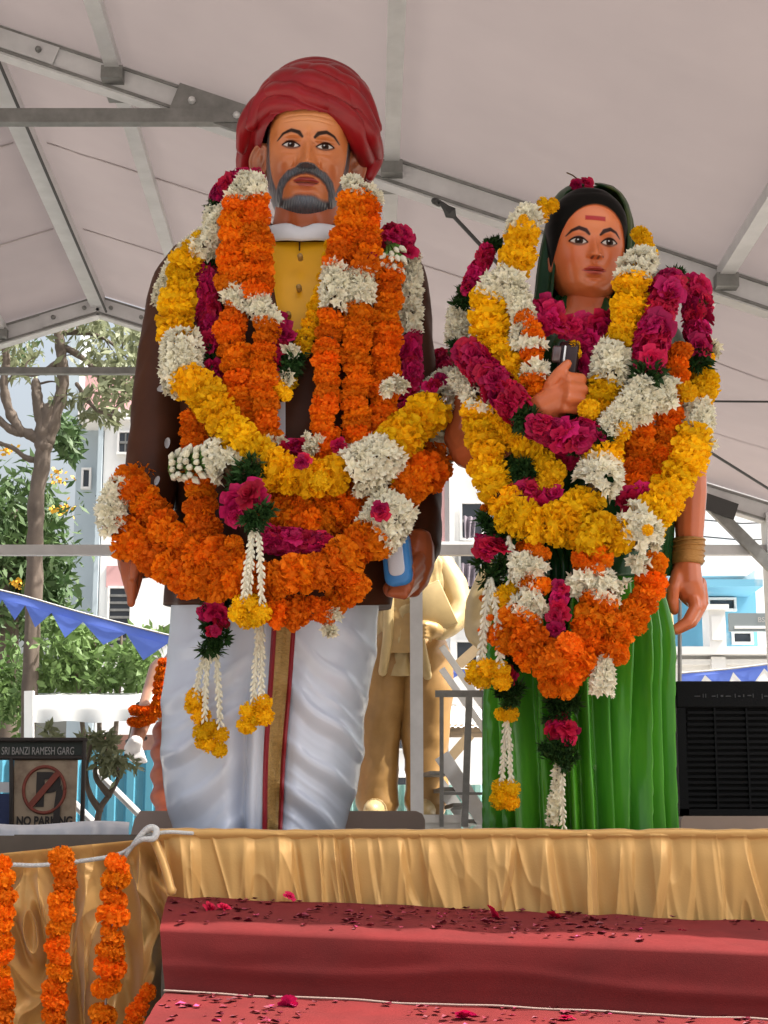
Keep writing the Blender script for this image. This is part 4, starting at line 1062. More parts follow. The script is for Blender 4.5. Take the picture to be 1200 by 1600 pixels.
cluster(g, [('R', 578, 398, 12), ('W', 605, 605, 12, .05), ('W', 622, 600, 14, .04)], GB, .10)
g = gar(330, 620, GB, 'magenta rose and white tuberose garland half hidden under the orange ropes on the man')
add(g, .03, [('R', 21, [(398, 280, -.12), (368, 284), (346, 302)]), ('L', 19, [(338, 322)]), ('W', 22, [(336, 340), (332, 372), (329, 400)]), ('L', 17, [(326, 413)]), ('R', 25, [(322, 432), (325, 480), (332, 528)]), ('L', 20, [(336, 552)]), ('R', 21, [(337, 578), (352, 630), (400, 680)]), ('R', 20, [(440, 698), (480, 702), (530, 704), (580, 690)]), ('R', 24, [(618, 662), (640, 615), (641, 548)]), ('L', 20, [(641, 527)]), ('W', 23, [(641, 508), (641, 455)]), ('W', 17, [(646, 420)]), ('R', 22, [(632, 385), (600, 375, -.1)])])
cluster(g, [('W', 485, 692, 24, .04), ('W', 425, 690, 14, .04), ('R', 445, 700, 18, .04), ('W', 540, 708, 16, .03), ('R', 530, 695, 14, .05)], GB, .06)
g = gar(470, 480, GB, 'thin yellow marigold string with rose and leaf knot on the man\'s yellow shirt')
add(g, .03, [('Y', 15, [(522, 385, -.03), (514, 430), (497, 478), (472, 535)]), ('L', 24, [(455, 562), (450, 578)]), ('Y', 17, [(438, 612)])])
cluster(g, [('R', 432, 510, 20), ('R', 428, 535, 22), ('R', 424, 560, 20), ('R', 445, 520, 14), ('Y', 436, 603, 14, .02), ('Y', 446, 616, 12, .02), ('W', 455, 548, 8, .02), ('W', 445, 590, 10, .02), ('R', 418, 480, 14), ('L', 452, 572, 22, .02), ('R', 427, 580, 14), ('L', 420, 585, 12)], GB, .05)
g = gar(300, 600, GB, 'thick yellow marigold garland with white tuberose bands looping across the man\'s waist')
add(g, .15, [('W', 20, [(384, 296, -.14), (345, 342, -.09), (322, 382, -.07)]), ('Y', 33, [(294, 402, -.06), (285, 452, -.05), (275, 505, -.04)]), ('W', 38, [(285, 542, -.02), (284, 588)]), ('Y', 38, [(312, 608), (352, 660), (405, 715)]), ('Y', 38, [(452, 744), (508, 748)]), ('W', 44, [(556, 738), (586, 722)]), ('Y', 39, [(624, 688), (664, 650)]), ('W', 36, [(682, 622, -.04), (700, 606, -.1)]), ('R', 20, [(706, 590, -.2), (690, 560, -.35)])])
cluster(g, [('R', 675, 600, 13, .04), ('R', 690, 592, 12, .02), ('Y', 500, 752, 20, .12), ('R', 470, 722, 12, .1), ('W', 272, 612, 14, .03)], GB, .15)
g = gar(262, 440, GB, 'white tuberose string over the man\'s shoulder outside the yellow rope')
add(g, .08, [('W', 19, [(338, 358, -.06), (300, 384, -.05), (272, 420, -.05), (256, 455, -.08), (250, 485, -.16)])])
cluster(g, [('Y', 311, 373, 15, 0), ('W', 262, 470, 14, -.04)], GB, .09)
g = gar(200, 800, GB, 'long orange marigold garland sagging over the man\'s coat hem and hanging hand')
add(g, .18, [('R', 16, [(704, 668, -.2)]), ('W', 30, [(692, 682, -.1), (684, 706, -.08)]), ('O', 38, [(672, 728, -.06), (645, 758), (628, 778)]), ('W', 44, [(608, 805), (592, 832)]), ('O', 36, [(560, 856), (515, 884), (440, 904), (345, 908), (275, 893), (222, 855), (195, 815)]), ('W', 27, [(178, 832, .02), (172, 795, .03), (186, 768, .02)]), ('O', 27, [(202, 755, -.02), (222, 752, -.1)])],
 [('O', 31, [(208, 765, .03), (238, 792, .02), (262, 830), (300, 862), (345, 880), (385, 895)])],
 [('O', 28, [(305, 655, -.10), (310, 690, -.1), (314, 760, -.06), (316, 815, -.05), (332, 862, -.03), (360, 890)])],
 [('O', 25, [(395, 905, -.03), (425, 950), (480, 955), (530, 937), (556, 905)])])
strand(g, [('B', 33, [(270, 735), (300, 726), (330, 716)]), ('W', 34, [(345, 716), (358, 735)])], GB, .17)
strand(g, [('O', 28, [(430, 800, -.06), (490, 815, -.06), (550, 788, -.06)])], GB, .15)
strand(g, [('R', 27, [(415, 842, -.02), (460, 848, -.02), (515, 852, -.03)])], GB, .15)
cluster(g, [('R', 600, 797, 17, .09), ('O', 548, 905, 17), ('W', 520, 960, 10), ('Y', 610, 745, 12, -.02), ('W', 515, 985, 8, -.02), ('O', 366, 850, 18)], GB, .19)
g = gar(390, 780, GB, 'rose and leaf pendant with white jasmine strings and yellow tassels at the man\'s waist')
strand(g, [('L', 26, [(372, 762), (384, 738), (400, 722)])], GB, .20)
cluster(g, [('R', 372, 788, 24), ('R', 396, 776, 26, .02), ('R', 378, 805, 20), ('R', 366, 810, 14), ('L', 402, 806, 26, .03), ('L', 392, 818, 20, .03), ('L', 414, 800, 18, .03)], GB, .23)
for p in ([(396, 826), (390, 860), (384, 900), (381, 940)], [(402, 826), (406, 870), (409, 940)], [(394, 830), (392, 880), (386, 936)]): jasmine(g, p, GB, .25)
cluster(g, [('Y', 372, 958, 17), ('Y', 391, 942, 16), ('Y', 407, 958, 17), ('Y', 384, 970, 17), ('Y', 376, 944, 14), ('Y', 399, 968, 14)], GB, .25)
for p in ([(404, 978), (400, 1030), (396, 1092)], [(409, 978), (409, 1030), (408, 1092)]): jasmine(g, p, GB, .10)
cluster(g, [('Y', 410, 1098, 16), ('Y', 388, 1112, 16), ('Y', 413, 1119, 16), ('Y', 385, 1134, 15), ('Y', 400, 1122, 14)], GB, .10)
g = gar(335, 950, GB, 'rose and dark leaf tassel with yellow marigold drops on the man\'s white dhoti')
cluster(g, [('L', 342, 934, 22), ('L', 328, 942, 18), ('R', 338, 962, 19, .02), ('R', 325, 955, 13), ('R', 345, 958, 14, .02), ('L', 325, 980, 22), ('L', 345, 990, 20), ('L', 330, 1004, 22), ('L', 338, 1012, 16), ('R', 333, 984, 9, .04)], GB, .10)
for p in ([(330, 1012), (322, 1060), (320, 1120)], [(338, 1012), (340, 1060), (344, 1130)], [(326, 1012), (312, 1050), (306, 1088)]): jasmine(g, p, GB, .08)
cluster(g, [('Y', 307, 1092, 17), ('Y', 300, 1104, 13), ('Y', 314, 1118, 15), ('Y', 318, 1144, 19), ('Y', 330, 1136, 13), ('Y', 346, 1148, 14), ('Y', 328, 1164, 15), ('Y', 343, 1172, 12), ('Y', 316, 1160, 13)], GB, .07)

# ================================================================== GARLANDS on the woman
GB = body_wom
def gw(px, py, label): return gar(px, py, GB, label)
g = gw(810, 400, 'yellow marigold and white tuberose garland framing the woman\'s green veil')
add(g, .10, [('Y', 13, [(866, 322, -.12), (850, 326, -.1)]), ('W', 28, [(830, 338, -.08), (815, 350, -.06)]), ('Y', 30, [(812, 376, -.04), (808, 412, -.02)]), ('W', 32, [(792, 440), (775, 452)]), ('Y', 37, [(766, 478), (768, 520)]), ('Y', 27, [(786, 562), (812, 606), (832, 640)])],
 [('W', 24, [(800, 440), (814, 478), (820, 510), (812, 545)])],
 [('Y', 16, [(1000, 366, -.14), (1010, 388, -.1)]), ('W', 32, [(1000, 414, -.02), (988, 428)]), ('Y', 30, [(986, 458), (980, 490), (974, 526)]), ('W', 36, [(958, 556), (952, 582)]), ('Y', 28, [(940, 612), (938, 640)])])
cluster(g, [('Y', 818, 342, 9, .03), ('Y', 1004, 470, 16), ('Y', 1002, 520, 16)], GB, .11)
g = gw(832, 560, 'short orange and white banded strand beside the woman\'s raised hand')
add(g, .12, [('O', 17, [(818, 498), (832, 516)]), ('W', 27, [(832, 540)]), ('O', 15, [(832, 557)]), ('W', 27, [(836, 577)]), ('O', 22, [(837, 602), (838, 612)])])
g = gw(780, 600, 'magenta rose garland with leaf knots looping below the woman\'s raised hand')
add(g, .17, [('L', 15, [(775, 380, -.2), (764, 386, -.16)]), ('R', 18, [(756, 402, -.14), (738, 440, -.12)]), ('L', 17, [(724, 466, -.12)]), ('W', 22, [(716, 492, -.12), (714, 528, -.10)]), ('L', 14, [(716, 548, -.06)]), ('R', 33, [(738, 562), (770, 595), (804, 632)]), ('L', 26, [(822, 656)]), ('R', 30, [(850, 672), (885, 680), (918, 681)]), ('L', 18, [(938, 690)]), ('W', 24, [(955, 662), (980, 632), (998, 612)]), ('L', 32, [(1012, 584)]), ('R', 34, [(1016, 550), (1030, 492, -.02), (1042, 450, -.05)]), ('L', 15, [(1058, 430, -.12)])])
cluster(g, [('R', 880, 708, 20, -.08), ('L', 905, 700, 16, -.04), ('R', 890, 722, 14, -.08)], GB, .15)
g = gw(900, 510, 'cluster of pink roses around the woman\'s neckline')
cluster(g, [('R', 842, 492, 24, .02), ('R', 856, 480, 20), ('R', 870, 498, 22, .04), ('R', 850, 515, 18, .03), ('R', 890, 502, 20), ('R', 910, 508, 22), ('R', 934, 512, 24), ('R', 948, 500, 18), ('R', 920, 530, 24), ('R', 938, 538, 20), ('R', 905, 545, 18), ('R', 912, 572, 20), ('R', 925, 560, 18), ('Y', 897, 540, 10, .04), ('Y', 900, 552, 9, .04), ('R', 965, 520, 20), ('L', 905, 590, 12)], GB, .05)
g = gw(755, 660, 'yellow marigold garland hanging in a deep loop to the woman\'s waist')
add(g, .15, [('W', 26, [(722, 590, -.1), (736, 606, -.05)]), ('W', 34, [(752, 624)]), ('Y', 37, [(752, 658), (758, 710), (774, 762)]), ('Y', 37, [(804, 808), (852, 822), (902, 798)]), ('W', 40, [(926, 762), (940, 734)]), ('Y', 24, [(946, 700), (952, 680)]), ('W', 28, [(975, 650), (1005, 630), (1035, 605)])],
 [('Y', 28, [(780, 655, -.03), (812, 685, -.05), (850, 705, -.06)])])
cluster(g, [('Y', 920, 640, 20, .02), ('W', 1005, 640, 22, .04), ('W', 1045, 600, 18, .02), ('Y', 955, 698, 22), ('Y', 925, 715, 18), ('W', 1040, 625, 18, .02)], GB, .15)
g = gw(850, 740, 'yellow tassel with leaf and rose knots inside the woman\'s yellow loop')
cluster(g, [('L', 815, 728, 22), ('L', 822, 745, 22), ('L', 805, 735, 18), ('Y', 850, 722, 22), ('Y', 862, 738, 22), ('Y', 852, 756, 22), ('Y', 866, 758, 16), ('R', 812, 762, 18), ('R', 832, 768, 18), ('R', 850, 776, 18), ('R', 868, 772, 18), ('R', 840, 788, 18), ('L', 822, 780, 14)], GB, .12)
g = gw(1060, 740, 'long yellow and white garland with rose end along the woman\'s hanging arm')
add(g, .17, [('Y', 30, [(850, 800, -.08), (900, 835, -.04)]), ('Y', 40, [(935, 842), (955, 826)]), ('W', 44, [(990, 852), (1000, 820)]), ('Y', 37, [(1028, 800), (1058, 752), (1078, 706)]), ('W', 32, [(1086, 676, -.04), (1090, 652, -.06)]), ('Y', 26, [(1092, 622, -.08), (1098, 588, -.12)]), ('L', 27, [(1090, 560, -.1)]), ('R', 28, [(1090, 532, -.1), (1090, 480, -.12), (1084, 446, -.18)])])
cluster(g, [('W', 1000, 880, 20, .02), ('W', 1020, 850, 20), ('Y', 1012, 828, 10, .1), ('L', 1098, 478, 12, -.08), ('W', 1106, 690, 16, -.06), ('W', 1115, 545, 10, -.12), ('Y', 1106, 560, 12, -.1), ('Y', 1108, 610, 12, -.1), ('Y', 1072, 612, 20, -.04)], GB, .18)
g = gw(1020, 650, 'twin orange marigold ropes ending in pink roses below the woman\'s shoulder')
add(g, .09, [('O', 26, [(1002, 640), (998, 690), (988, 765)]), ('R', 26, [(982, 784), (1005, 790)])], [('O', 23, [(1062, 550), (1052, 610), (1040, 685), (1024, 760)])])
cluster(g, [('R', 975, 780, 18, .03), ('R', 1000, 778, 20, .03), ('O', 1005, 470, 12, -.05)], GB, .09)
g = gw(880, 1000, 'heavy orange marigold garland with white bands meeting at the woman\'s knees')
add(g, .16, [('O', 16, [(815, 862, -.06), (842, 862)]), ('W', 28, [(835, 884), (812, 892)]), ('O', 17, [(835, 912)]), ('W', 30, [(845, 930), (825, 945)]), ('O', 37, [(815, 978), (848, 1022), (868, 1056)])],
 [('O', 33, [(934, 868)]), ('W', 30, [(912, 900), (945, 915)]), ('O', 38, [(930, 955), (912, 1015), (880, 1052)])],
 [('O', 30, [(1018, 880, -.04), (1015, 908), (1000, 946), (968, 990), (950, 1030)])], [('O', 24, [(780, 988, -.04), (805, 1008), (836, 1040)])])
cluster(g, [('W', 965, 915, 22), ('W', 900, 920, 18), ('O', 890, 1010, 26, .06), ('O', 870, 1030, 26, .05), ('O', 862, 1072, 22), ('O', 885, 1074, 20), ('O', 760, 795, 12, -.06), ('R', 876, 920, 14), ('R', 876, 940, 15), ('R', 872, 962, 15), ('R', 868, 982, 14)], GB, .17)
strand(g, [('W', 9, [(948, 1012)]), ('W', 14, [(946, 1030)]), ('W', 24, [(942, 1058), (940, 1082)])], GB, .17)
g = gw(765, 860, 'rose between dark leaf bunches with jasmine strings and yellow tassel at the woman\'s side')
cluster(g, [('L', 760, 815, 24), ('L', 776, 828, 24), ('L', 790, 835, 20), ('L', 768, 838, 18), ('R', 756, 852, 22, .03), ('R', 776, 858, 22, .03), ('R', 764, 862, 18, .04), ('L', 758, 884, 24), ('L', 778, 888, 24), ('L', 766, 900, 22), ('Y', 790, 930, 18), ('Y', 806, 938, 18), ('Y', 792, 946, 16), ('Y', 800, 922, 14), ('W', 815, 880, 12)], GB, .14)
for p in ([(764, 905), (758, 960), (752, 1032)], [(768, 905), (776, 960), (782, 1032)], [(795, 840), (800, 870), (798, 905)]): jasmine(g, p, GB, .16, .0105)
cluster(g, [('O', 754, 935, 6), ('O', 766, 965, 6), ('O', 752, 985, 6), ('O', 766, 1000, 6), ('Y', 745, 1048, 19), ('Y', 762, 1044, 17), ('Y', 782, 1046, 18), ('Y', 754, 1062, 17), ('Y', 784, 1064, 16), ('Y', 738, 1058, 12)], GB, .16)
g = gw(800, 1080, 'leaf and rose drop ending in a yellow marigold pair low on the green skirt')
cluster(g, [('L', 800, 1025, 20), ('L', 815, 1035, 18), ('R', 800, 1056, 18), ('R', 790, 1062, 12), ('L', 785, 1082, 20), ('L', 805, 1085, 20), ('L', 795, 1095, 20), ('Y', 784, 1116, 14), ('Y', 797, 1116, 13)], GB, .05)
for p in ([(791, 1126), (788, 1170), (784, 1222)], [(793, 1126), (796, 1170), (798, 1222)]): jasmine(g, p, GB, .05, .008)
cluster(g, [('Y', 782, 1230, 14), ('Y', 798, 1232, 14), ('Y', 780, 1250, 15), ('Y', 798, 1252, 14), ('Y', 790, 1242, 14)], GB, .05)
g = gw(875, 1130, 'leaf and rose drop with white tail on the middle of the green skirt')
cluster(g, [('L', 868, 1090, 24), ('L', 888, 1092, 22), ('L', 880, 1106, 22), ('L', 865, 1108, 18), ('L', 895, 1100, 18), ('R', 868, 1138, 18), ('R', 884, 1142, 18), ('R', 876, 1130, 14), ('L', 865, 1166, 20), ('L', 884, 1172, 22), ('L', 872, 1184, 22), ('L', 890, 1186, 16)], GB, .05)
strand(g, [('W', 7, [(872, 1196), (870, 1215)]), ('W', 12, [(868, 1240), (862, 1285)])], GB, .05)
jasmine(g, [(878, 1196), (878, 1240), (880, 1290)], GB, .05, .008)
g = thing('rose_bloom', at(910, 288, YW), 'small crushed pink rose on top of the woman\'s veil', 'flower')
cluster(g, [('R', 905, 290, 11, 0), ('R', 916, 287, 10, 0)], lambda a, b: YW - .02, .03)
mk('stem', *tube([at(908, 284, YW - .05), at(895, 274, YW - .05), at(886, 270, YW - .05)], .0025, 5), M['core'], g)

# ================================================================== marigold strings on the gold cloth
GB = lambda px, py: ST_Y - .16
def mstring(label, pts, r):
    g = thing('marigold_string', at(pts[0][0], pts[0][1], ST_Y - .16), label, 'garland', 'marigold strings beside the steps')
    runs = []; P = crom([tuple(at(x, y, ST_Y - .24)) for x, y in pts], 20)
    mk('thread', *tube(P[::4], .003, 5), M['rope'], g); L = origin(g)
    S = np.concatenate([[0], np.cumsum(np.linalg.norm(np.diff(P, axis=0), axis=1))]); s = 0
    while s < S[-1]:
        i = min(int(np.searchsorted(S, s)), len(P) - 1); t = Vector(P[min(i + 1, len(P) - 1)] - P[i - 1 if i else 0])
        rr = r * mpp(ST_Y) * random.uniform(.9, 1.08)
        flower('O', Vector(P[i]) + Vector((random.gauss(0, .004), 0, 0)), t + Vector((random.gauss(0, .004), random.gauss(0, .004), 0)), rr, g, L, squash=1.0)
        s += rr * random.choice([.95, 1.0, 1.05, 1.15, 1.55 if random.random() < .25 else 1.0])
mstring('orange marigold string cut by the left edge of the photo beside the steps', [(2, 1352), (6, 1420), (2, 1500), (4, 1560), (0, 1640)], 19)
mstring('orange marigold string with gaps, between the edge string and the corner string', [(94, 1338), (100, 1375), (94, 1430), (92, 1500), (88, 1570), (84, 1640)], 20)
mstring('fuller orange marigold string hanging nearest the red steps', [(184, 1350), (180, 1410), (172, 1480), (166, 1550), (162, 1640)], 22)
mstring('short slanting orange marigold string at the foot of the gold cloth', [(228, 1550), (218, 1572), (204, 1600), (196, 1640)], 15)

# ================================================================== petals and fallen flowers on the steps
M['petal'] = pm('fallen_petal', (.24, .012, .04), .6, objvar=0, col2=(.09, .010, .016), scale=9)
M['petal_p'] = pm('fallen_petal_pink', (.55, .04, .17), .6)
def petals(stp, n, label, seed, umax=.9):
    R = random.Random(seed); V = []; Fc = []; mi = []
    for i in range(n):
        u = R.uniform(.01, umax); t = min(.93, max(.03, R.betavariate(1.2, 1.6))); 
        if float(fbm(u * 6 + seed, t * 2, 2)) < -.15 + R.uniform(-.4, .2): continue
        p = step_point(stp[0], stp[1], u, t); p.z += .005; s = R.uniform(.005, .015); a = R.uniform(0, 6.28); k = len(V)
        for j, (x, y, z) in enumerate(((0, -1, .1), (.7, -.2, .45), (.5, .8, .3), (-.5, .8, .25), (-.7, -.2, .5), (0, .1, -.1))):
            V.append((p.x + s * (x * math.cos(a) - y * math.sin(a)), p.y + s * 1.1 * (x * math.sin(a) + y * math.cos(a)), p.z + s * z * R.uniform(.3, 1.2)))
        Fc += [(k + 5, k, k + 1), (k + 5, k + 1, k + 2), (k + 5, k + 2, k + 3), (k + 5, k + 3, k + 4), (k + 5, k + 4, k)]
        mi += [1 if R.random() < .08 else 0] * 5
    o = mk('petals', V, Fc, [M['petal'], M['petal_p']], None, False); o.data.polygons.foreach_set('material_index', mi); tag(o, label, 'petals', None, 'stuff')
petals(STEP1, 330, 'dark and pink rose petals strewn over the upper red step', 2)
petals(STEP2, 270, 'dark and pink rose petals strewn over the lower red step', 5)
def fallen(px, py, Y, kind, r, label):
    p = at(px, py, Y); o = bpy.data.objects.new('fallen_rose', random.choice(ME[kind])); COL.objects.link(o); o.location = p
    o.rotation_euler = (random.uniform(-.6, .6) + .5, random.uniform(-.5, .5), random.uniform(0, 6)); s = r * mpp(Y); o.scale = (s, s, s * .7); tag(o, label, 'flower', 'fallen roses on the steps')
fallen(330, 1423, 4.48, 'R', 16, 'crushed pink rose on the upper step toward the marigold strings')
fallen(352, 1420, 4.48, 'R', 12, 'smaller crushed pink rose touching the one on the upper step')
fallen(452, 1401, 4.66, 'R', 10, 'small dark rose lying against the gold skirting')
fallen(770, 1428, 4.5, 'R', 13, 'dark pink rose on the upper step below the gap between the statues')
fallen(865, 1432, 4.5, 'R', 11, 'crushed pink rose on the upper step below the woman')
fallen(450, 1568, 4.05, 'R', 14, 'bright pink rose on the lower step under the turbaned man')
fallen(727, 1588, 3.95, 'R', 16, 'pale pink rose at the bottom edge near the picture middle')
fallen(884, 1592, 3.95, 'R', 13, 'pale pink rose at the bottom edge below the woman')
fallen(1062, 1462, 4.35, 'R', 12, 'dark rose on the upper step toward the loudspeaker')

M['stray'] = pm('stray_white_petal', (.42, .41, .42), .6)
for (px, py, Y, r, a, lab) in ((258, 607, 5.20, 13, 1.3, 'white petal stuck high on the man\'s brown sleeve'), (262, 693, 5.18, 9, .1, 'white petal stuck halfway down the man\'s brown sleeve'), (246, 752, 5.13, 8, .3, 'white petal stuck on the man\'s sleeve just above the orange garland')):
    c = at(px, py, Y); k = r * mpp(Y); V = [c]
    for i in range(10):
        t = 6.2832 * i / 10; x, z = .5 * math.cos(t), math.sin(t); V.append(c + Vector((k * (x * math.cos(a) + z * math.sin(a)), .012 * (.3 - abs(x)) - .01, k * (z * math.cos(a) - x * math.sin(a)))))
    o = mk('stray_petal', V, [(0, i + 1, (i + 1) % 10 + 1) for i in range(10)], M['stray']); tag(o, lab, 'petal')
# ================================================================== loudspeaker
def bx(px0, py0, px1, py1, Y, dep, name, mat, parent=None, bev=0):
    """upright box whose front face at depth Y spans those pixels"""
    a = at(px0, (py0 + py1) / 2, Y); b = at(px1, (py0 + py1) / 2, Y); zt = at((px0 + px1) / 2, py0, Y).z; zb = at((px0 + px1) / 2, py1, Y).z
    o = MB().box((a.x, Y, zb), (b.x, Y + dep, zt)).build(name, mat, parent)
    if bev:
        m = o.modifiers.new('bevel', 'BEVEL'); m.width = bev; m.segments = 2; m.limit_method = 'ANGLE'
    return o
YS = 5.5
M['chalk'] = pm('chalk_marks', (.06, .06, .065), .8)
sp = thing('loudspeaker', at(1140, 1275, YS), 'black loudspeaker cabinet with slatted grille beside the woman statue', 'loudspeaker')
bx(1060, 1066, 1300, 1274, YS + .012, .42, 'cabinet', M['blackp'], sp, .01)
bx(1056, 1064, 1304, 1106, YS - .012, .03, 'top_panel', M['blackp'], sp, .006)
bx(1060, 1106, 1074, 1274, YS - .01, .03, 'side_rail', M['blackp'], sp)
bx(1062, 1264, 1300, 1274, YS - .01, .03, 'bottom_rail', M['blackp'], sp)
for i in range(17):
    y = 1111 + i * 9.1; bx(1074, y, 1298, y + 4.6, YS - .004, .016, 'slat', M['blackp'], sp)
for x in (1118, 1168, 1218): bx(x, 1106, x + 3, 1264, YS - .008, .018, 'mullion', M['blackp'], sp)
mk_ = MB()
for (x, y, w_, h_) in ((1085, 1087, 9, 1.5), (1098, 1084, 1.5, 6), (1102, 1084, 1.5, 6), (1112, 1087, 6, 1.5), (1120, 1085, 1.5, 5), (1126, 1086, 4, 3), (1134, 1087, 8, 1.5), (1148, 1084, 1.5, 6), (1153, 1087, 4, 1.5), (1161, 1085, 2, 4), (1168, 1086, 6, 1.5), (1176, 1084, 1.5, 6), (1190, 1084, 1.5, 8), (1194, 1087, 6, 1.5)):
    a = at(x, y, YS - .0135); b = at(x + w_, y + h_, YS - .0135); mk_.box((a.x, YS - .0145, b.z), (b.x, YS - .0125, a.z))
mk_.build('chalk_writing', M['chalk'], sp)
board(1062, 1320, 1275, YS - .05, .6, .012, 'plinth_board', 'low brown base board under the black loudspeaker')

# ================================================================== golden statue behind, between the two statues
M['gold'] = pm('gold_paint', (.50, .32, .12), .5, .1, var=.25, scale=6, coat=.25)
M['gold_tr'] = pm('gold_paint_trousers', (.42, .235, .075), .5, .1, var=.3, scale=5, coat=.2)
M['cream'] = pm('cream_paint', (.56, .42, .20), .5, .05, var=.25, scale=5, coat=.2)
YG = 13.2; GK = YG / 9.2
gs_ = thing('statue', at(635, 1270, YG), 'golden statue in suit and trousers clasping a book, behind the turbaned man', 'statue')
hg = lambda x, y, d=0: at(x, y, YG + d * GK)
def fuseG(name, tubes, voxel, mat, parent, smooth=4): return fuse(name, [(p, [r * GK for r in q]) for p, q in tubes], voxel * GK, mat, parent, smooth)
def tubeG(pts, rad, seg=10, cap=True): return tube(pts, np.asarray(rad) * GK, seg, cap)
def loft_part(name, rows, Y, mat, parent, disp=None, nu=60, nv=60): V, fc = capped(loftpx([(r[0], r[1], r[2], r[3] * GK, r[4]) for r in rows], Y, nu, nv, disp)); return mk(name, V, fc, mat, parent)
loft_part('jacket', [(846, 628, 652, .07, 0), (858, 605, 676, .10, 0), (872, 580, 696, .13, 0), (900, 572, 703, .15, 0), (960, 580, 695, .15, 0), (1010, 584, 692, .15, 0), (1056, 586, 694, .16, 0)], YG, M['cream'], gs_, lambda U, PY, sx, cy: .030 * fbm(U * 5 + PY * .012, PY * .022, 3) - .05 * np.exp(-((U - .05) / .06) ** 2) * sstep(960, 1000, PY), 120, 100)
V = [];  
for j in range(30):
    py = 905 + 115 * j / 29; hw = 16 + 6 * j / 29
    for i in range(11): V.append(at(628 + (i / 5 - 1) * hw, py, YG - .163 * GK - .014 * math.cos((i / 5 - 1) * 1.5) + .004 * math.sin(py * .2)))
mk('shirt_front', V, grid_faces(30, 11), M['gold'], gs_)
for sg, pts in ((-1, [(604, 880), (608, 940), (606, 1000), (598, 1050)]), (1, [(652, 880), (650, 940), (656, 1000), (668, 1056)])):
    mk('lapel', *tubeG([hg(x, y, -.165) for x, y in pts], [.02, .03, .03, .025], 8), M['cream'], gs_)
for x0, x1, x2 in ((600, 592, 590), (665, 664, 666)):
    P = [hg(x0 + 8 * (1 if x0 < 630 else -1), 1010), hg(x0, 1060), hg(x1, 1140), hg(x2, 1210), hg(x2, 1258)]
    V, fc = tubeG(crom([tuple(p) for p in P], 8), crom([[.14], [.15], [.125], [.11], [.115]], 8)[:, 0], 24)
    V = V.reshape(-1, 24, 3); c = V.mean(1, keepdims=True); ii, jj = np.meshgrid(np.arange(V.shape[0]), np.arange(24), indexing='ij')
    V = c + (V - c) * (1 + .09 * (1 - np.abs(vnoise(ii * .35 + jj * .15, np.cos(jj * .26) * 1.5 + x0))) ** 2 + .05 * fbm(ii * .2, np.cos(jj * .26) * 2 + x0, 2) + .06 * np.exp(-((jj - 18) / 1.5) ** 2))[..., None]; mk('trouser_leg', V.reshape(-1, 3), fc, M['gold_tr'], gs_)
    mk('shoe', *tubeG([hg(x2 + 2, 1264, .04), hg(x2 - 4, 1266, -.1), hg(x2 - 8, 1268, -.22)], [.07, .065, .05], 14), M['cream'], gs_)
fuseG('sleeve', [([hg(688, 880), hg(708, 915, -.03), hg(718, 950, -.08), hg(712, 968, -.12)], [.075, .085, .075, .068]), ([hg(712, 968, -.12), hg(700, 980, -.17), hg(688, 988, -.2)], [.068, .06, .05])], .012, M['cream'], gs_, 3)
fuseG('hand', [([hg(688, 988, -.2), hg(676, 984, -.24), hg(664, 978, -.25)], [.042, .045, .035])] + [([hg(676, 980 + k * 5, -.25), hg(664, 976 + k * 6, -.28), hg(655, 978 + k * 6, -.27)], [.014, .013, .011]) for k in range(4)], .007, M['gold'], gs_, 2)
fuseG('sleeve', [([hg(586, 880), hg(570, 930), hg(568, 985), hg(572, 1030)], [.08, .08, .07, .06])], .012, M['cream'], gs_, 3)
slab('book', hg(676, 950, -.24), .19 * GK, .26 * GK, .01, .07, Matrix.Rotation(math.radians(-24), 3, 'Y'), M['cream'], gs_)
fuseG('head', [([hg(640, 858), hg(640, 835, -.01)], [.06, .06]), ([hg(641, 828, -.01), hg(641, 800, -.01)], [.095, .105])], .012, M['gold'], gs_, 3)
zf = at(600, 1272, YG).z
def plinth(x0, x1, Y, dep, ytop, lab):
    a = at(x0, ytop, Y); b = at(x1, ytop, Y); m = MB(); m.box((a.x, Y, 0), (b.x, Y + dep, a.z - .06)); m.box((a.x - .03, Y - .03, a.z - .06), (b.x + .03, Y + dep + .03, a.z)); o = m.build('pedestal', M['plaster']); tag(o, lab, 'pedestal')
M['plaster'] = pm('plaster_white', (.70, .69, .66), .85, var=.12, scale=1.2, bump=.1)
plinth(560, 720, YG - .6, 1.2, 1273, 'white pedestal carrying the golden statue')

# second statue mostly hidden behind the woman: pale robe, elbow and hem show
cs = thing('statue', at(905, 1280, 8.6 * GK), 'cream robed statue mostly hidden behind the woman statue', 'statue')
loft_part('robe', [(838, 862, 938, .08, 0), (860, 800, 1000, .15, 0), (900, 768, 1035, .2, 0), (980, 752, 1052, .22, 0), (1080, 780, 1052, .24, 0), (1200, 790, 1058, .26, 0), (1285, 785, 1062, .28, 0)], 8.6 * GK, M['cream'], cs, lambda U, PY, sx, cy: .014 * np.sin(U * 14 + PY * .01), 120, 60)
fuseG('sleeve', [([at(782, 880, 8.6 * GK), at(752, 945, 8.55 * GK), at(748, 985, 8.5 * GK)], [.09, .085, .08]), ([at(748, 985, 8.5 * GK), at(775, 1010, 8.35 * GK), at(830, 1000, 8.25 * GK)], [.08, .07, .055])], .014, M['cream'], cs, 3)
fuseG('head', [([at(900, 842, 8.6 * GK), at(900, 815, 8.6 * GK)], [.07, .07]), ([at(900, 805, 8.6 * GK), at(900, 775, 8.6 * GK)], [.11, .115])], .014, M['cream'], cs, 3)
plinth(760, 1075, 8.2 * GK, 1.2, 1288, 'white pedestal carrying the cream robed statue')

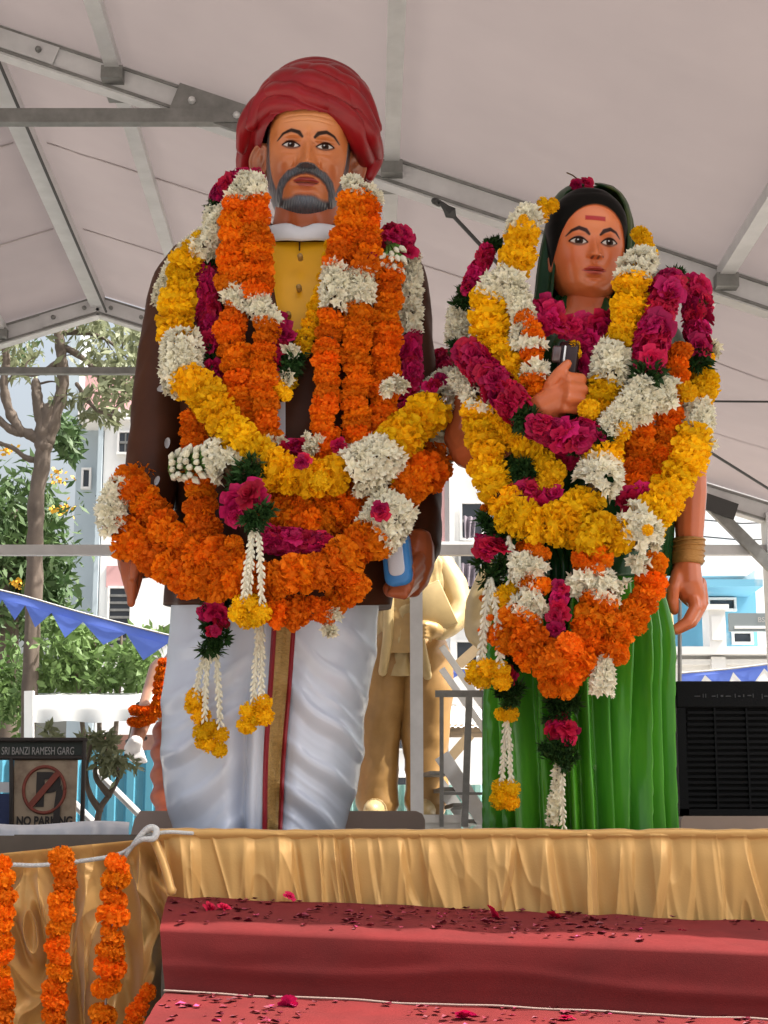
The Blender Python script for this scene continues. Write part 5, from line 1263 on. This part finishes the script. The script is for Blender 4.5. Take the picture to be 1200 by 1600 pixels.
# statue at the left edge of the white dhoti: orange drape, bare arm, white glove
M['skin_b'] = pm('statue_skin', (.45, .24, .16), .4, coat=.3, var=.15)
M['drape'] = pm('orange_drape', (.42, .09, .035), .5, var=.3, scale=6)
M['glove'] = pm('white_hand', (.72, .70, .70), .5)
YD = 13.0
ds = thing('statue', at(275, 1275, YD), 'statue with orange drape and pale hand half hidden behind the white dhoti', 'statue')
loft_part('torso', [(1020, 262, 300, .10, 0), (1045, 246, 330, .14, 0), (1085, 244, 335, .15, 0), (1120, 248, 330, .15, 0), (1150, 244, 330, .15, 0)], YD, M['skin_b'], ds)
loft_part('drape', [(1128, 244, 330, .16, 0), (1150, 240, 332, .17, 0), (1200, 238, 335, .17, 0), (1262, 240, 335, .17, 0), (1272, 242, 333, .17, 0)], YD, M['drape'], ds, lambda U, PY, sx, cy: .014 * np.sin(PY * .18 + U * 2), 80, 60)
fuseG('arm', [([at(252, 1046, YD), at(238, 1085, YD - .09), at(228, 1112, YD - .22)], [.07, .058, .05]), ([at(228, 1112, YD - .22), at(218, 1140, YD - .21), at(212, 1160, YD - .34)], [.05, .045, .038])], .01, M['skin_b'], ds, 3)
fuseG('hand', [([at(212, 1160, YD - .34), at(206, 1172, YD - .27)], [.042, .045])] + [([at(204 + k * 5, 1172, YD - .32), at(206 + k * 6, 1186, YD - .34), at(212 + k * 5, 1190, YD - .31)], [.017, .016, .013]) for k in range(4)], .008, M['glove'], ds, 2)
fuseG('head', [([at(292, 1025, YD), at(293, 1000, YD)], [.05, .05]), ([at(294, 992, YD), at(294, 968, YD)], [.085, .09])], .012, M['skin_b'], ds, 3)
for (c, col, r) in ((at(232, 1098, YD - .12), M['cable'], .058), (at(213, 1156, YD - .22), M['cable'], .048)):
    mk('band', *tubeG([c + Vector((r * GK * math.cos(t), r * GK * math.sin(t), .015 * math.cos(t))) for t in np.linspace(0, 6.283, 17)], .012, 6, cap=False), col, ds)
og = thing('garland', at(240, 1100, YD - .32), 'thin orange garland draped on the half hidden statue with orange drape', 'garland')
for pts in ([(256, 1035), (250, 1070), (246, 1100), (232, 1112), (212, 1110)], [(258, 1100), (240, 1118), (222, 1128), (208, 1128)]):
    P = crom([tuple(at(x, y, YD - .32)) for x, y in pts], 6)
    mk('string', *tubeG(P, .018, 8), M['core'], og)
    for p in P[::2]: flower('O', p, (0, 0, 1), .055, og, origin(og))
plinth(225, 345, YD - .5, 1.0, 1274, 'white pedestal carrying the statue with orange drape')

# ================================================================== ladder and railing between the statues
st = thing('stair_ladder', at(730, 1290, 12.9), 'aluminium step ladder leaning between the golden statue and the woman', 'ladder')
YL = 12.9
MB().beam(at(690, 1180, YL - .1), at(760, 1288, YL - .1), .04, .12).build('stringer', M['alu'], st)
MB().beam(at(672, 1205, YL + .2), at(735, 1292, YL + .2), .04, .10).build('stringer', M['alu'], st)
for k in range(4):
    p = at(688 + k * 18, 1208 + k * 25, YL - .1); q = at(672 + k * 19, 1212 + k * 25, YL + .2); MB().beam(p, q, .16, .03).build('tread', M['galv'], st)
MB().beam(at(690, 1010, YL), at(765, 1118, YL), .03, .05).build('handrail', M['alu'], st)
MB().beam(at(690, 1045, YL), at(760, 1145, YL), .03, .05).build('handrail', M['alu'], st)
rl = thing('railing', at(730, 1290, 12.55), 'grey steel railing with crossbar in front of the step ladder', 'railing')
MB().beam(at(680, 1084, 12.55), at(775, 1084, 12.55), .035, .05).build('top_bar', M['galv'], rl)
MB().beam(at(733, 1086, 12.55), at(726, 1292, 12.55), .05, .05, (0, 1, 0)).build('post', M['galv'], rl)
MB().beam(at(756, 1086, 12.55), at(757, 1292, 12.55), .03, .03, (0, 1, 0)).build('post', M['galv'], rl)
MB().beam(at(690, 1086, 12.55), at(690, 1292, 12.55), .03, .03, (0, 1, 0)).build('post', M['galv'], rl)
MB().beam(at(692, 1240, 12.55), at(765, 1240, 12.55), .02, .02).build('lower_bar', M['galv'], rl)

# ================================================================== left foreground: white table, plank frame, sign
M['tablecloth'] = pm('white_tablecloth', (.78, .78, .80), .6, bump=.1, bscale=20)
YT = 6.6
V = []
for i in range(60):
    x = -60 + 262 * i / 59
    for j, (dy, dd, dz) in enumerate(((1284, .9, 0), (1284, .5, .0), (1285, .1, 0), (1287, .02, -.004), (1296, 0, 0), (1312, 0, 0), (1336, .0, 0))):
        p = at(x, dy + (2.0 if j < 4 else 0) * float(vnoise(i * .2, 2)) + (1200 - 1200), YT + dd); V.append((p.x, YT + dd + (.02 * float(vnoise(i * .35, j * .3)) if j > 3 else 0), at(x, dy, YT).z + dz + (.008 * math.sin(i * .12 + 2))))
tb_ = mk('cloth_table', V, grid_faces(60, 7), M['tablecloth']); tag(tb_, 'table under a white cloth behind the stage corner', 'table')
M['oldwood'] = pm('weathered_wood', (.40, .30, .20), .8, var=.5, scale=5, stretch=(1, 1, 9), bump=.3, col2=(.20, .16, .125))
pf = thing('plank_box', at(110, 1350, 5.0), 'weathered wooden plank box behind the gold cloth at the stage corner', 'box')
def plk(y0, y1, x0, x1, Y, m=M['oldwood']): return bx(x0, y0, x1, y1, Y, .03, 'plank', m, pf)
plk(1304, 1312, 22, 262, 4.97, M['stage']); plk(1313, 1323, 42, 250, 5.0); plk(1324.5, 1338, 42, 250, 5.005); plk(1339.5, 1354, 42, 250, 5.0); plk(1355, 1372, 42, 250, 5.0)
bx(24, 1310, 40, 1372, 4.98, .04, 'corner_post', M['oldwood'], pf)
tw = mk('string_tangle', *tube(crom([tuple(at(x, y, 4.9)) for x, y in ((2, 1330), (14, 1322), (20, 1334), (8, 1342), (24, 1346), (34, 1336), (22, 1328), (30, 1350))], 8), .008, 6), M['rope']); tag(tw, 'tangle of grey string on the corner of the plank box', 'string')

YN = 8.0
M['signpaper'] = pm('old_sign_print', (.42, .32, .22), .7, col2=(.16, .10, .065), scale=6, thr=(.50, .72))
M['signdark'] = pm('sign_dark', (.03, .022, .018), .6)
M['signred'] = pm('sign_red', (.30, .07, .045), .7, var=.3, scale=20)
M['signtext'] = pm('sign_letters', (.40, .38, .36), .7)
M['signbg'] = pm('sign_header', (.022, .030, .024), .6)
sg_ = thing('parking_sign', at(70, 1300, YN), 'stained no parking sign in a dark frame behind the white table', 'sign')
bx(-70, 1158, 132, 1184, YN, .02, 'header_board', M['signbg'], sg_)
bx(20, 1182, 119, 1294, YN - .012, .02, 'sign_board', M['signpaper'], sg_)
def text(body_, px, py, Y, hpx, mat, parent, name='lettering', sx=1.0, align='LEFT', bold=0):
    c = bpy.data.curves.new(name, 'FONT'); c.body = body_; c.size = hpx * mpp(Y) * 1.38; c.align_x = align; c.extrude = .001; c.offset = bold
    tmp = bpy.data.objects.new('tmp', c); COL.objects.link(tmp); dg = bpy.context.evaluated_depsgraph_get()
    me = bpy.data.meshes.new_from_object(tmp.evaluated_get(dg)); bpy.data.objects.remove(tmp); me.materials.clear(); me.materials.append(mat)
    o = bpy.data.objects.new(name, me); COL.objects.link(o); o.parent = parent
    o.location = at(px, py, Y) - origin(parent); o.rotation_euler = (math.pi / 2, 0, 0); o.scale = (sx, 1, 1); return o
text('SRI BANZI RAMESH GARG', 2, 1179, YN - .003, 12, M['signtext'], sg_, 'lettering', .58)
text('NO PARKING', 25, 1289, YN - .016, 13, M['signdark'], sg_, 'lettering', .78, bold=.002)
P_ = text('P', 53, 1258, YN - .016, 50, M['signdark'], sg_, 'parking_letter', 1.05, bold=.008)
c = at(69, 1234, YN - .018)
mk('ban_ring', *tube([c + Vector((.098 * math.cos(t), 0, .108 * math.sin(t))) for t in np.linspace(0, 6.2832, 49)], .008, 6, cap=False), M['signred'], sg_)
MB().beam(c + Vector((-.062, -.004, -.075)), c + Vector((.065, -.004, .08)), .008, .028, (1, 0, 0)).build('ban_bar', M['signred'], sg_)
mk('stain', [at(x, y, YN - .022) for x, y in ((82, 1290), (84, 1262), (88, 1236), (96, 1226), (98, 1240), (94, 1262), (93, 1290))], [(0, 1, 2, 3, 4, 5, 6)], M['signdark'], sg_, False)
for a, b in (((-80, 1156), (134, 1156)), ((132, 1156), (128, 1300)), ((-80, 1184), (132, 1184)), ((18, 1184), (18, 1300))):
    mk('frame_bar', *tube([at(*a, YN - .02), at(*b, YN - .02)], .011, 8), M['signdark'], sg_)
M['bluesign'] = pm('blue_poster', (.03, .05, .16), .6, var=.5, scale=12)
o = bx(-60, 1240, 19, 1296, YN + .03, .02, 'blue_poster', M['bluesign']); tag(o, 'dark blue poster board beside the no parking sign', 'poster')
ob = bx(-60, 1222, 22, 1238, YN + .04, .02, 'white_board', M['tablecloth']); tag(ob, 'white strip board above the blue poster', 'board')

# ================================================================== blue fence, canopy, hedge, trees
M['fence'] = pm('blue_sheet', (.10, .36, .50), .5, var=.15, scale=2)
M['fence2'] = pm('teal_sheet', (.28, .50, .47), .55, var=.2, scale=2)
def corrugated(name, x0, x1, y0, y1, Y, per, mat, label):
    a = at(x0, y0, Y); b = at(x1, y0, Y); n = int((b.x - a.x) / per) * 8; V = []
    for i in range(n + 1):
        x = a.x + (b.x - a.x) * i / n; d = [0, 0, .0, .035, .04, .04, .035, 0][i % 8]
        V += [(x, Y + d, at(x0, y1, Y).z), (x, Y + d, a.z)]
    o = mk(name, V, [(2 * i, 2 * i + 2, 2 * i + 3, 2 * i + 1) for i in range(n)], mat, None, False); return tag(o, label, 'fence')
corrugated('sheet_fence', -120, 262, 1172, 1420, 14.5, .155, M['fence'], 'bright blue corrugated sheet fence behind the no parking sign')
corrugated('sheet_fence', 545, 790, 1226, 1420, 14.5, .12, M['fence2'], 'pale teal corrugated fence behind the ladder')
rod = MB().tube([at(150, 1205, 12.5), at(215, 1270, 12.5)], .028, 8).build('leaning_pole', M['alu']); tag(rod, 'pale metal pole leaning across the blue fence', 'pole')
rod2 = MB().tube([at(112, 1252, 12.6), at(150, 1290, 12.6)], .03, 8).build('leaning_pole', M['alu']); tag(rod2, 'short pale pole leaning low beside the no parking sign', 'pole')
M['canopyw'] = pm('canopy_white', (.74, .75, .74), .7, var=.12, scale=3)
cn = thing('street_canopy', at(140, 1300, 15), 'white street canopy roof on a thin post behind the blue fence', 'canopy')
V = []
for i in range(50):
    x = 44 + 230 * i / 49
    V += [at(x, 1083, 15.9), at(x, 1090 + .6 * math.sin(i * .5), 15), at(x, 1110, 14.98 + .01 * math.sin(i * .45)), at(x, 1128 + 1.5 * math.sin(i * .35), 14.98 + .016 * math.sin(i * .45))]
mk('valance', V, grid_faces(50, 4), M['canopyw'], cn)
MB().beam(at(46, 1080, 15), at(46, 1420, 15), .08, .08, (0, 1, 0)).build('post', M['canopyw'], cn)
MB().beam(at(262, 1080, 15), at(262, 1420, 15), .08, .08, (0, 1, 0)).build('post', M['canopyw'], cn)
M['tileroof'] = pm('red_roof', (.26, .13, .10), .8, var=.4, scale=4)
sh = bx(130, 1148, 262, 1185, 19, 2, 'shed', M['tileroof']); tag(sh, 'low brick red shed under the white canopy', 'shed')

M['bark'] = pm('bark', (.15, .115, .09), .9, var=.4, scale=5, bump=.5, bscale=12)
M['leaf1'] = pm('leaf_mid', (.09, .17, .045), .6, objvar=0, col2=(.17, .26, .08), scale=1.2, trans=.3)
M['leaf2'] = pm('leaf_darker', (.04, .09, .028), .6, col2=(.09, .15, .045), scale=1.5, trans=.2)
M['leaf3'] = pm('leaf_olive', (.15, .17, .08), .55, col2=(.24, .26, .15), scale=2, trans=.3)
M['ydot'] = pm('yellow_blossom', (.75, .42, .03), .6)
def leaves(name, blobs, mat, parent, size, seed, droop=.3, long=2.2):
    """blobs: (px, py, Y, rx_px, ry_px, ry depth m, count)"""
    R = np.random.RandomState(seed); V = []; Fc = []
    for (px, py, Y, rx, ry, rd, n) in blobs:
        c = np.array(at(px, py, Y)); k = mpp(Y); nc = max(1, n // 26)
        for b in range(nc):
            d = R.normal(size=3); d /= np.linalg.norm(d); cc = c + d * np.array([rx * k, rd, ry * k]) * R.uniform(.25, 1.0) ** .6
            cs = min(rx * k, ry * k) * R.uniform(.18, .42)
            for q in range(26):
                p = cc + R.normal(size=3) * cs * np.array([1, 1, .7]); t = R.normal(size=3); t[2] -= droop; t /= np.linalg.norm(t)
                s = np.cross(t, R.normal(size=3)); s /= np.linalg.norm(s) + 1e-9; l = size * R.uniform(.6, 1.3); w_ = l / long; i = len(V)
                V += [p, p + t * l * .5 + s * w_ * .5, p + t * l, p + t * l * .5 - s * w_ * .5]; Fc.append((i, i + 1, i + 2, i + 3))
    return mk(name, V, Fc, mat, parent, False)
tr = thing('tree', at(55, 1330, 15.5), 'tall bare-trunked tree with sparse drooping leaves beside the white building', 'tree')
def br(pts, r0, r1, Y=15.5, nm='trunk'):
    P = crom([tuple(at(x, y, Y + (d[0] if d else 0))) for x, y, *d in pts], 8); n = len(P)
    R_ = np.linspace(r0, r1, n) * (1 + .10 * np.array([float(vnoise(i * .7, r0 * 40)) for i in range(n)]))
    V, fc = tube(P, R_, 22); V = V.reshape(-1, 22, 3); c = V.mean(1, keepdims=True); ii, jj = np.meshgrid(np.arange(V.shape[0]), np.arange(22), indexing='ij')
    V = c + (V - c) * (1 + .16 * fbm(ii * .5, np.cos(jj * .2856) * 2 + r0 * 90, 3))[..., None]
    return mk(nm, V.reshape(-1, 3), fc, M['bark'], tr)
br([(42, 1330), (44, 1150), (50, 1000), (54, 880), (58, 780), (70, 690), (76, 640)], .080, .072)
br([(68, 700), (66, 660), (58, 620), (56, 596)], .085, .04, nm='limb')
br([(74, 690), (86, 650), (98, 600), (96, 560), (92, 515), (98, 470)], .07, .045, nm='limb')
br([(66, 690), (40, 676), (18, 672), (-20, 640)], .055, .035, nm='limb')
br([(34, 676), (14, 640), (6, 600), (10, 560), (2, 520)], .05, .03, nm='limb')
br([(60, 720), (40, 715), (20, 700), (-10, 690)], .03, .02, nm='limb')
br([(96, 560), (76, 576), (50, 586), (30, 580)], .03, .015, nm='limb')
br([(96, 540), (130, 560), (160, 590), (190, 600)], .035, .012, nm='limb')
br([(94, 520), (130, 520), (165, 530), (200, 560)], .03, .01, nm='limb')
br([(120, 600), (150, 640), (180, 650)], .02, .008, nm='limb')
_R = random.Random(5)
for (bx_, by_) in ((150, 585), (180, 600), (130, 560), (165, 530), (190, 550), (120, 520), (20, 580), (8, 560), (40, 585), (175, 645), (150, 640), (60, 600)):
    x1, y1 = bx_ + _R.uniform(-30, 40), by_ + _R.uniform(-35, 30); br([(bx_, by_), ((bx_ + x1) / 2 + _R.uniform(-5, 5), (by_ + y1) / 2 - 4), (x1, y1)], .012, .004, nm='twig')
leaves('crown', [(165, 545, 15.4, 80, 45, .6, 420), (195, 600, 15.2, 55, 50, .6, 340), (150, 630, 15.6, 60, 28, .5, 200), (120, 505, 15.6, 60, 25, .6, 200), (15, 540, 15.6, 40, 40, .7, 260), (225, 560, 15.3, 40, 60, .5, 280)], M['leaf3'], tr, .13, 4, .8, 3.0)
t2 = thing('tree', at(20, 1330, 18), 'dark leafy tree with yellow blossoms behind the bare trunk', 'tree')
mk('trunk', *tube([at(10, 1400, 18), at(12, 1000, 18), at(20, 800, 18)], [.14, .12, .06], 10), M['bark'], t2)
leaves('crown', [(25, 800, 18, 66, 60, 1.2, 1300), (60, 850, 18.2, 52, 64, 1.2, 1200), (5, 900, 18, 46, 110, 1.2, 1500), (95, 690, 18.4, 22, 50, .7, 500), (70, 940, 18.3, 40, 70, 1, 1000), (15, 520, 18.5, 40, 40, 1, 260)], M['leaf2'], t2, .17, 8, .5, 3.2)
leaves('blossom', [(12, 690, 17.4, 20, 30, .3, 26), (80, 770, 17, 25, 70, .3, 52), (14, 900, 17, 14, 20, .3, 26)], M['ydot'], t2, .05, 9, 0, 1.2)
t3 = thing('shrub', at(160, 1330, 16), 'bright green bush above the white canopy under the blue bunting', 'shrub')
for k in range(4): mk('stem', *tube([at(150 + 8 * k, 1330, 16), at(120 + 34 * k, 1050, 16), at(100 + 45 * k, 985, 16)], [.03, .02, .01], 6), M['bark'], t3)
leaves('foliage', [(110, 1010, 16, 50, 45, .6, 900), (170, 1045, 16, 60, 36, .6, 900), (225, 1020, 15.8, 28, 50, .5, 420), (85, 1060, 16, 40, 25, .5, 500), (25, 1060, 16.4, 40, 80, .6, 800)], M['leaf1'], t3, .12, 12, .2, 2.4)
t4 = thing('sapling', at(152, 1300, 11.5), 'small branching sapling in front of the blue fence', 'tree')
for pts in ([(150, 1320), (155, 1268), (172, 1240), (190, 1205), (196, 1180)], [(156, 1266), (140, 1240), (134, 1205), (142, 1165)], [(170, 1242), (150, 1215), (150, 1190)], [(186, 1212), (175, 1190), (165, 1172)]):
    P = crom([tuple(at(x, y, 11.5)) for x, y in pts], 6); mk('branch', *tube(P, np.linspace(.026, .010, len(P)), 8), M['bark'], t4)
leaves('foliage', [(182, 1195, 11.4, 24, 24, .2, 210), (140, 1165, 11.5, 45, 16, .2, 130), (95, 1150, 11.5, 50, 12, .3, 130), (160, 1152, 11.5, 20, 12, .2, 60)], M['leaf3'], t4, .085, 15, .3, 2.6)

# ================================================================== bunting
M['flag'] = pm('blue_flag', (.13, .22, .72), .7, var=.1, scale=4, trans=.35)
M['flagw'] = pm('white_flag', (.75, .75, .76), .7, trans=.3)
def bunting(pts, Y, n, drop, label, both=False, bandh=14):
    b = thing('bunting', at(pts[0][0], pts[0][1], Y), label, 'bunting')
    P = crom([tuple(at(x, y, Y)) for x, y in pts], 20); k = mpp(Y); mk('cord', *tube(P[::2], .008, 5), M['rope'], b)
    ns = len(P) - 1; h = bandh * k
    V = []
    for p in P: V += [tuple(p), (p[0], p[1] + .01 * math.sin(p[0] * 9), p[2] - h)]
    mk('band', V, [(2 * i, 2 * i + 2, 2 * i + 3, 2 * i + 1) for i in range(ns)], M['flag'], b)
    for j in range(n):
        f0, f1 = j / n, (j + 1) / n; A = np.array([np.interp(f0 * ns, range(ns + 1), P[:, c]) for c in range(3)]); B = np.array([np.interp(f1 * ns, range(ns + 1), P[:, c]) for c in range(3)])
        A[2] -= h * .98; B[2] -= h * .98; d = B - A; tip = (A + B) / 2 + np.array([random.uniform(-.04, .04), random.uniform(-.06, .06), -drop * k * random.uniform(.85, 1.1)])
        mid = (A + B) / 2 + np.array([0, .02, -drop * k * .5])
        mk('flag', [A, B, tip, (A + B) / 2 + np.array([0, -.025, 0]), (A + tip) / 2, (B + tip) / 2, mid], [(0, 3, 6, 4), (3, 1, 5, 6), (4, 6, 2), (6, 5, 2)], M['flag'], b)
        if both:
            q = [B + np.array([0, .012, -.2 * drop * k]), tip + d * .06 + np.array([0, .012, 0]), tip + d * .94 + np.array([0, .012, 0])]
            mk('flag', q, [(0, 1, 2)], M['flagw'], b)
bunting([(-30, 915), (40, 932), (130, 958), (262, 992), (330, 1005)], 13.5, 8, 30, 'blue pennant bunting strung across the trees beside the man statue')
bunting([(1060, 1052), (1130, 1046), (1210, 1036), (1290, 1022)], 13.5, 5, 30, 'blue and white pennant bunting above the loudspeaker', True, 6)
bunting([(690, 1040), (705, 1043), (735, 1046), (770, 1044)], 14.2, 2, 18, 'short piece of blue bunting beside the golden statue', False, 8)

# ================================================================== buildings
M['wallw'] = pm('white_render', (.80, .80, .79), .85, var=.10, scale=.6, bump=.05)
M['wallp'] = pm('pink_render', (.62, .36, .36), .85, var=.15, scale=.8)
M['wallb'] = pm('blue_grey_render', (.42, .50, .55), .85, var=.12, scale=.8)
M['glassd'] = pm('dark_window', (.035, .04, .05), .2, spec=.6)
M['blue'] = pm('blue_render', (.15, .40, .56), .8, var=.2, scale=1.5, col2=(.35, .48, .55), thr=(.62, .7))
M['grill'] = pm('dark_grille', (.05, .05, .055), .6)
M['greysign'] = pm('grey_panel', (.18, .21, .22), .6)
def window(x0, y0, x1, y1, Y, parent, bars=0, hb=0, glass=None):
    w_ = bx(x0, y0, x1, y1, Y - .03, .05, 'window', glass or M['glassd'], parent); L = 2
    f = MB(); k = .035
    a, b = at(x0, (y0 + y1) / 2, Y), at(x1, (y0 + y1) / 2, Y); zt, zb = at(x0, y0, Y).z, at(x0, y1, Y).z
    f.box((a.x - k, Y - .07, zt), (b.x + k, Y, zt + k)); f.box((a.x - k, Y - .09, zb - k), (b.x + k, Y, zb)); f.box((a.x - k, Y - .07, zb), (a.x, Y, zt)); f.box((b.x, Y - .07, zb), (b.x + k, Y, zt))
    f.build('frame', M['wallw'], w_)
    for i in range(bars):
        x = a.x + (b.x - a.x) * (i + 1) / (bars + 1); MB().box((x - .012, Y - .055, zb), (x + .012, Y - .035, zt)).build('bar', M['galv'], w_)
    for i in range(hb):
        z = zb + (zt - zb) * (i + 1) / (hb + 1); MB().box((a.x, Y - .062, z - .02), (b.x, Y - .032, z + .02)).build('bar', M['galv'], w_)
    return w_
YB = 27
lb = thing('building', at(220, 1330, YB), 'white rendered building with barred windows behind the bare trunked tree', 'building')
bx(150, 655, 520, 1480, YB, 6, 'wall', M['wallw'], lb)
bx(106, 668, 148, 1480, YB + .6, 5, 'side_wall', M['wallb'], lb)
bx(132, 585, 520, 652, YB + .4, 5, 'upper_storey', M['wallp'], lb)
bx(122, 640, 530, 655, YB - .15, 6, 'cornice', M['wallw'], lb)
bx(108, 500, 124, 672, YB + .5, 1, 'stair_tower', M['wallb'], lb)
window(187, 677, 216, 708, YB, lb, 2, 1)
window(232, 677, 262, 708, YB, lb, 2, 1)
window(171, 920, 203, 1022, YB, lb, 0, 8)
window(249, 980, 262, 1000, YB, lb)
bx(166, 884, 206, 917, YB - .04, .06, 'pink_panel', M['wallp'], lb)
bx(140, 660, 147, 1480, YB - .12, .09, 'drain_pipe', M['wallb'], lb)
window(131, 735, 140, 762, YB + .6, lb)
for yy, s in ((775, 4), (835, -3)): mk('wall_cable', *tube([at(150, yy, YB - .05), at(200, yy + s, YB - .3), at(262, yy + 2 * s, YB - .1)], .012, 5), M['grill'], lb)
mk('conduit', *tube([at(204, 706, YB - .06), at(201, 725, YB - .06), at(152, 780, YB - .06)], .02, 6), M['wallb'], lb)
yb2 = 25
mb_ = thing('building', at(725, 1330, yb2), 'white building with open shuttered windows seen between the two statues', 'building')
bx(682, 560, 860, 1480, yb2, 5, 'wall', M['wallw'], mb_)
bx(682, 560, 694, 850, yb2 - .08, .08, 'pink_band', M['wallp'], mb_)
bx(703, 700, 711, 1100, yb2 - .14, .14, 'column', M['wallw'], mb_)
bx(684, 846, 860, 852, yb2 - .25, .25, 'ledge', M['wallw'], mb_)
bx(684, 940, 860, 945, yb2 - .2, .2, 'ledge', M['wallb'], mb_)
window(722, 788, 752, 842, yb2, mb_, 0, 1); window(720, 868, 748, 922, yb2, mb_, 0, 1); window(714, 1004, 744, 1038, yb2, mb_); window(760, 700, 790, 760, yb2, mb_, 1, 0)
M['laundry'] = pm('grey_laundry', (.36, .31, .36), .8, var=.4, scale=6)
for (x0, y0, x1, y1, lab) in ((724, 806, 744, 842, 'grey cloth hung out of the upper window between the statues'), (720, 880, 744, 918, 'mauve cloth hung out of the lower window between the statues')):
    o = sheet('laundry', at(x0, y0, yb2 - .18), at(x1, y0 + 2, yb2 - .18), at(x0 + 2, y1, yb2 - .18), at(x1 - 3, y1 - 3, yb2 - .18), 30, 20, lambda U, V: .05 * np.sin(U * 14 + V), M['laundry']); tag(o, lab, 'laundry')
shd = thing('lean_to', at(710, 1250, 16), 'grey corrugated lean-to roof with timber frame beside the ladder', 'shed')
a, b = at(672, 1104, 17), at(775, 1104, 17); V = []
n = 64
for i in range(n + 1):
    x = a.x + (b.x - a.x) * i / n; d = .008 * math.sin(i * 1.2); V += [(x, 17, a.z + d), (x, 15.8, at(690, 1136, 15.8).z + d)]
mk('roof_sheet', V, [(2 * i, 2 * i + 1, 2 * i + 3, 2 * i + 2) for i in range(n)], M['canopyw'], shd, False)
MB().beam(at(688, 1142, 15.9), at(770, 1142, 15.9), .06, .12).build('fascia', M['oldwood'], shd)
M['timber'] = pm('raw_timber', (.42, .30, .17), .8, var=.3, scale=4)
MB().beam(at(690, 1200, 15.7), at(735, 1148, 15.7), .05, .09).build('diagonal', M['timber'], shd)
MB().beam(at(693, 1140, 15.9), at(693, 1300, 15.9), .09, .09, (0, 1, 0)).build('post', M['timber'], shd); MB().beam(at(770, 1140, 15.9), at(770, 1300, 15.9), .09, .09, (0, 1, 0)).build('post', M['timber'], shd)
bd = MB().beam(at(690, 1062, 20), at(760, 1000, 20), .08, .12).build('timber_beam', M['timber']); tag(bd, 'slanting pale timber beam beside the woman\'s jasmine tassel', 'beam')

yb3 = 24
rb = thing('building', at(1140, 1330, yb3), 'white and blue building with parapet piers behind the woman\'s hanging hand', 'building')
bx(1040, 740, 1420, 900, yb3 + 1.5, 5, 'upper_wall', M['wallw'], rb)
bx(1050, 915, 1182, 1030, yb3 + .8, 4, 'blue_wall', M['blue'], rb)
bx(1092, 905, 1192, 916, yb3 - .2, 1.4, 'awning', M['blue'], rb)
bx(1182, 890, 1420, 1030, yb3 + .9, 4, 'side_wall', M['wallw'], rb)
window(1108, 938, 1146, 952, yb3 + .8, rb)
bx(1036, 1010, 1420, 1022, yb3 - .3, 1.2, 'parapet_coping', M['wallw'], rb); bx(1036, 1022, 1420, 1480, yb3, 4, 'lower_wall', M['wallw'], rb)
bx(1036, 1030, 1420, 1038, yb3 - .15, .15, 'string_course', M['wallw'], rb)
pr = bx(1108, 950, 1134, 1010, yb3 - .3, .5, 'parapet_pier', M['wallw'], rb); bx(1103, 944, 1139, 952, yb3 - .38, .66, 'pier_cap', M['wallw'], pr); bx(1112, 962, 1130, 1000, yb3 - .325, .03, 'pier_panel', M['wallw'], pr)
bx(1112, 1026, 1134, 1044, yb3 - .2, .2, 'bracket', M['wallw'], rb)
gsn = bx(1140, 958, 1260, 986, yb3 - .25, .1, 'name_panel', M['greysign'], rb)
text('BS', 1184, 972, yb3 - .27, 8, M['signtext'], rb); bx(1148, 978, 1256, 982, yb3 - .27, .03, 'pale_strip', M['wallw'], gsn)
window(1146, 990, 1172, 1004, yb3 + .8, rb)
for yy in (812, 838, 858): mk('wall_cable', *tube([at(1095, yy, yb3 + 1), at(1160, yy + 6, yb3 + .8), at(1260, yy + 2, yb3 + 1)], .012, 5), M['grill'], rb)
rod = MB().tube([at(1062, 940, 11), at(1062, 1300, 11)], .014, 8).build('thin_pole', M['galv']); tag(rod, 'thin grey pole rising beside the loudspeaker under the woman\'s hand', 'pole')
# pale far wall behind everything so that no gap shows an empty horizon
fb = thing('building', at(480, 1330, 40), 'pale apartment block far behind the statues', 'building')
bx(300, 900, 700, 1450, 40, 6, 'wall', M['wallw'], fb)
for i in range(5):
    for j in range(4): window(325 + i * 72, 930 + j * 95, 360 + i * 72, 980 + j * 95, 40, fb)
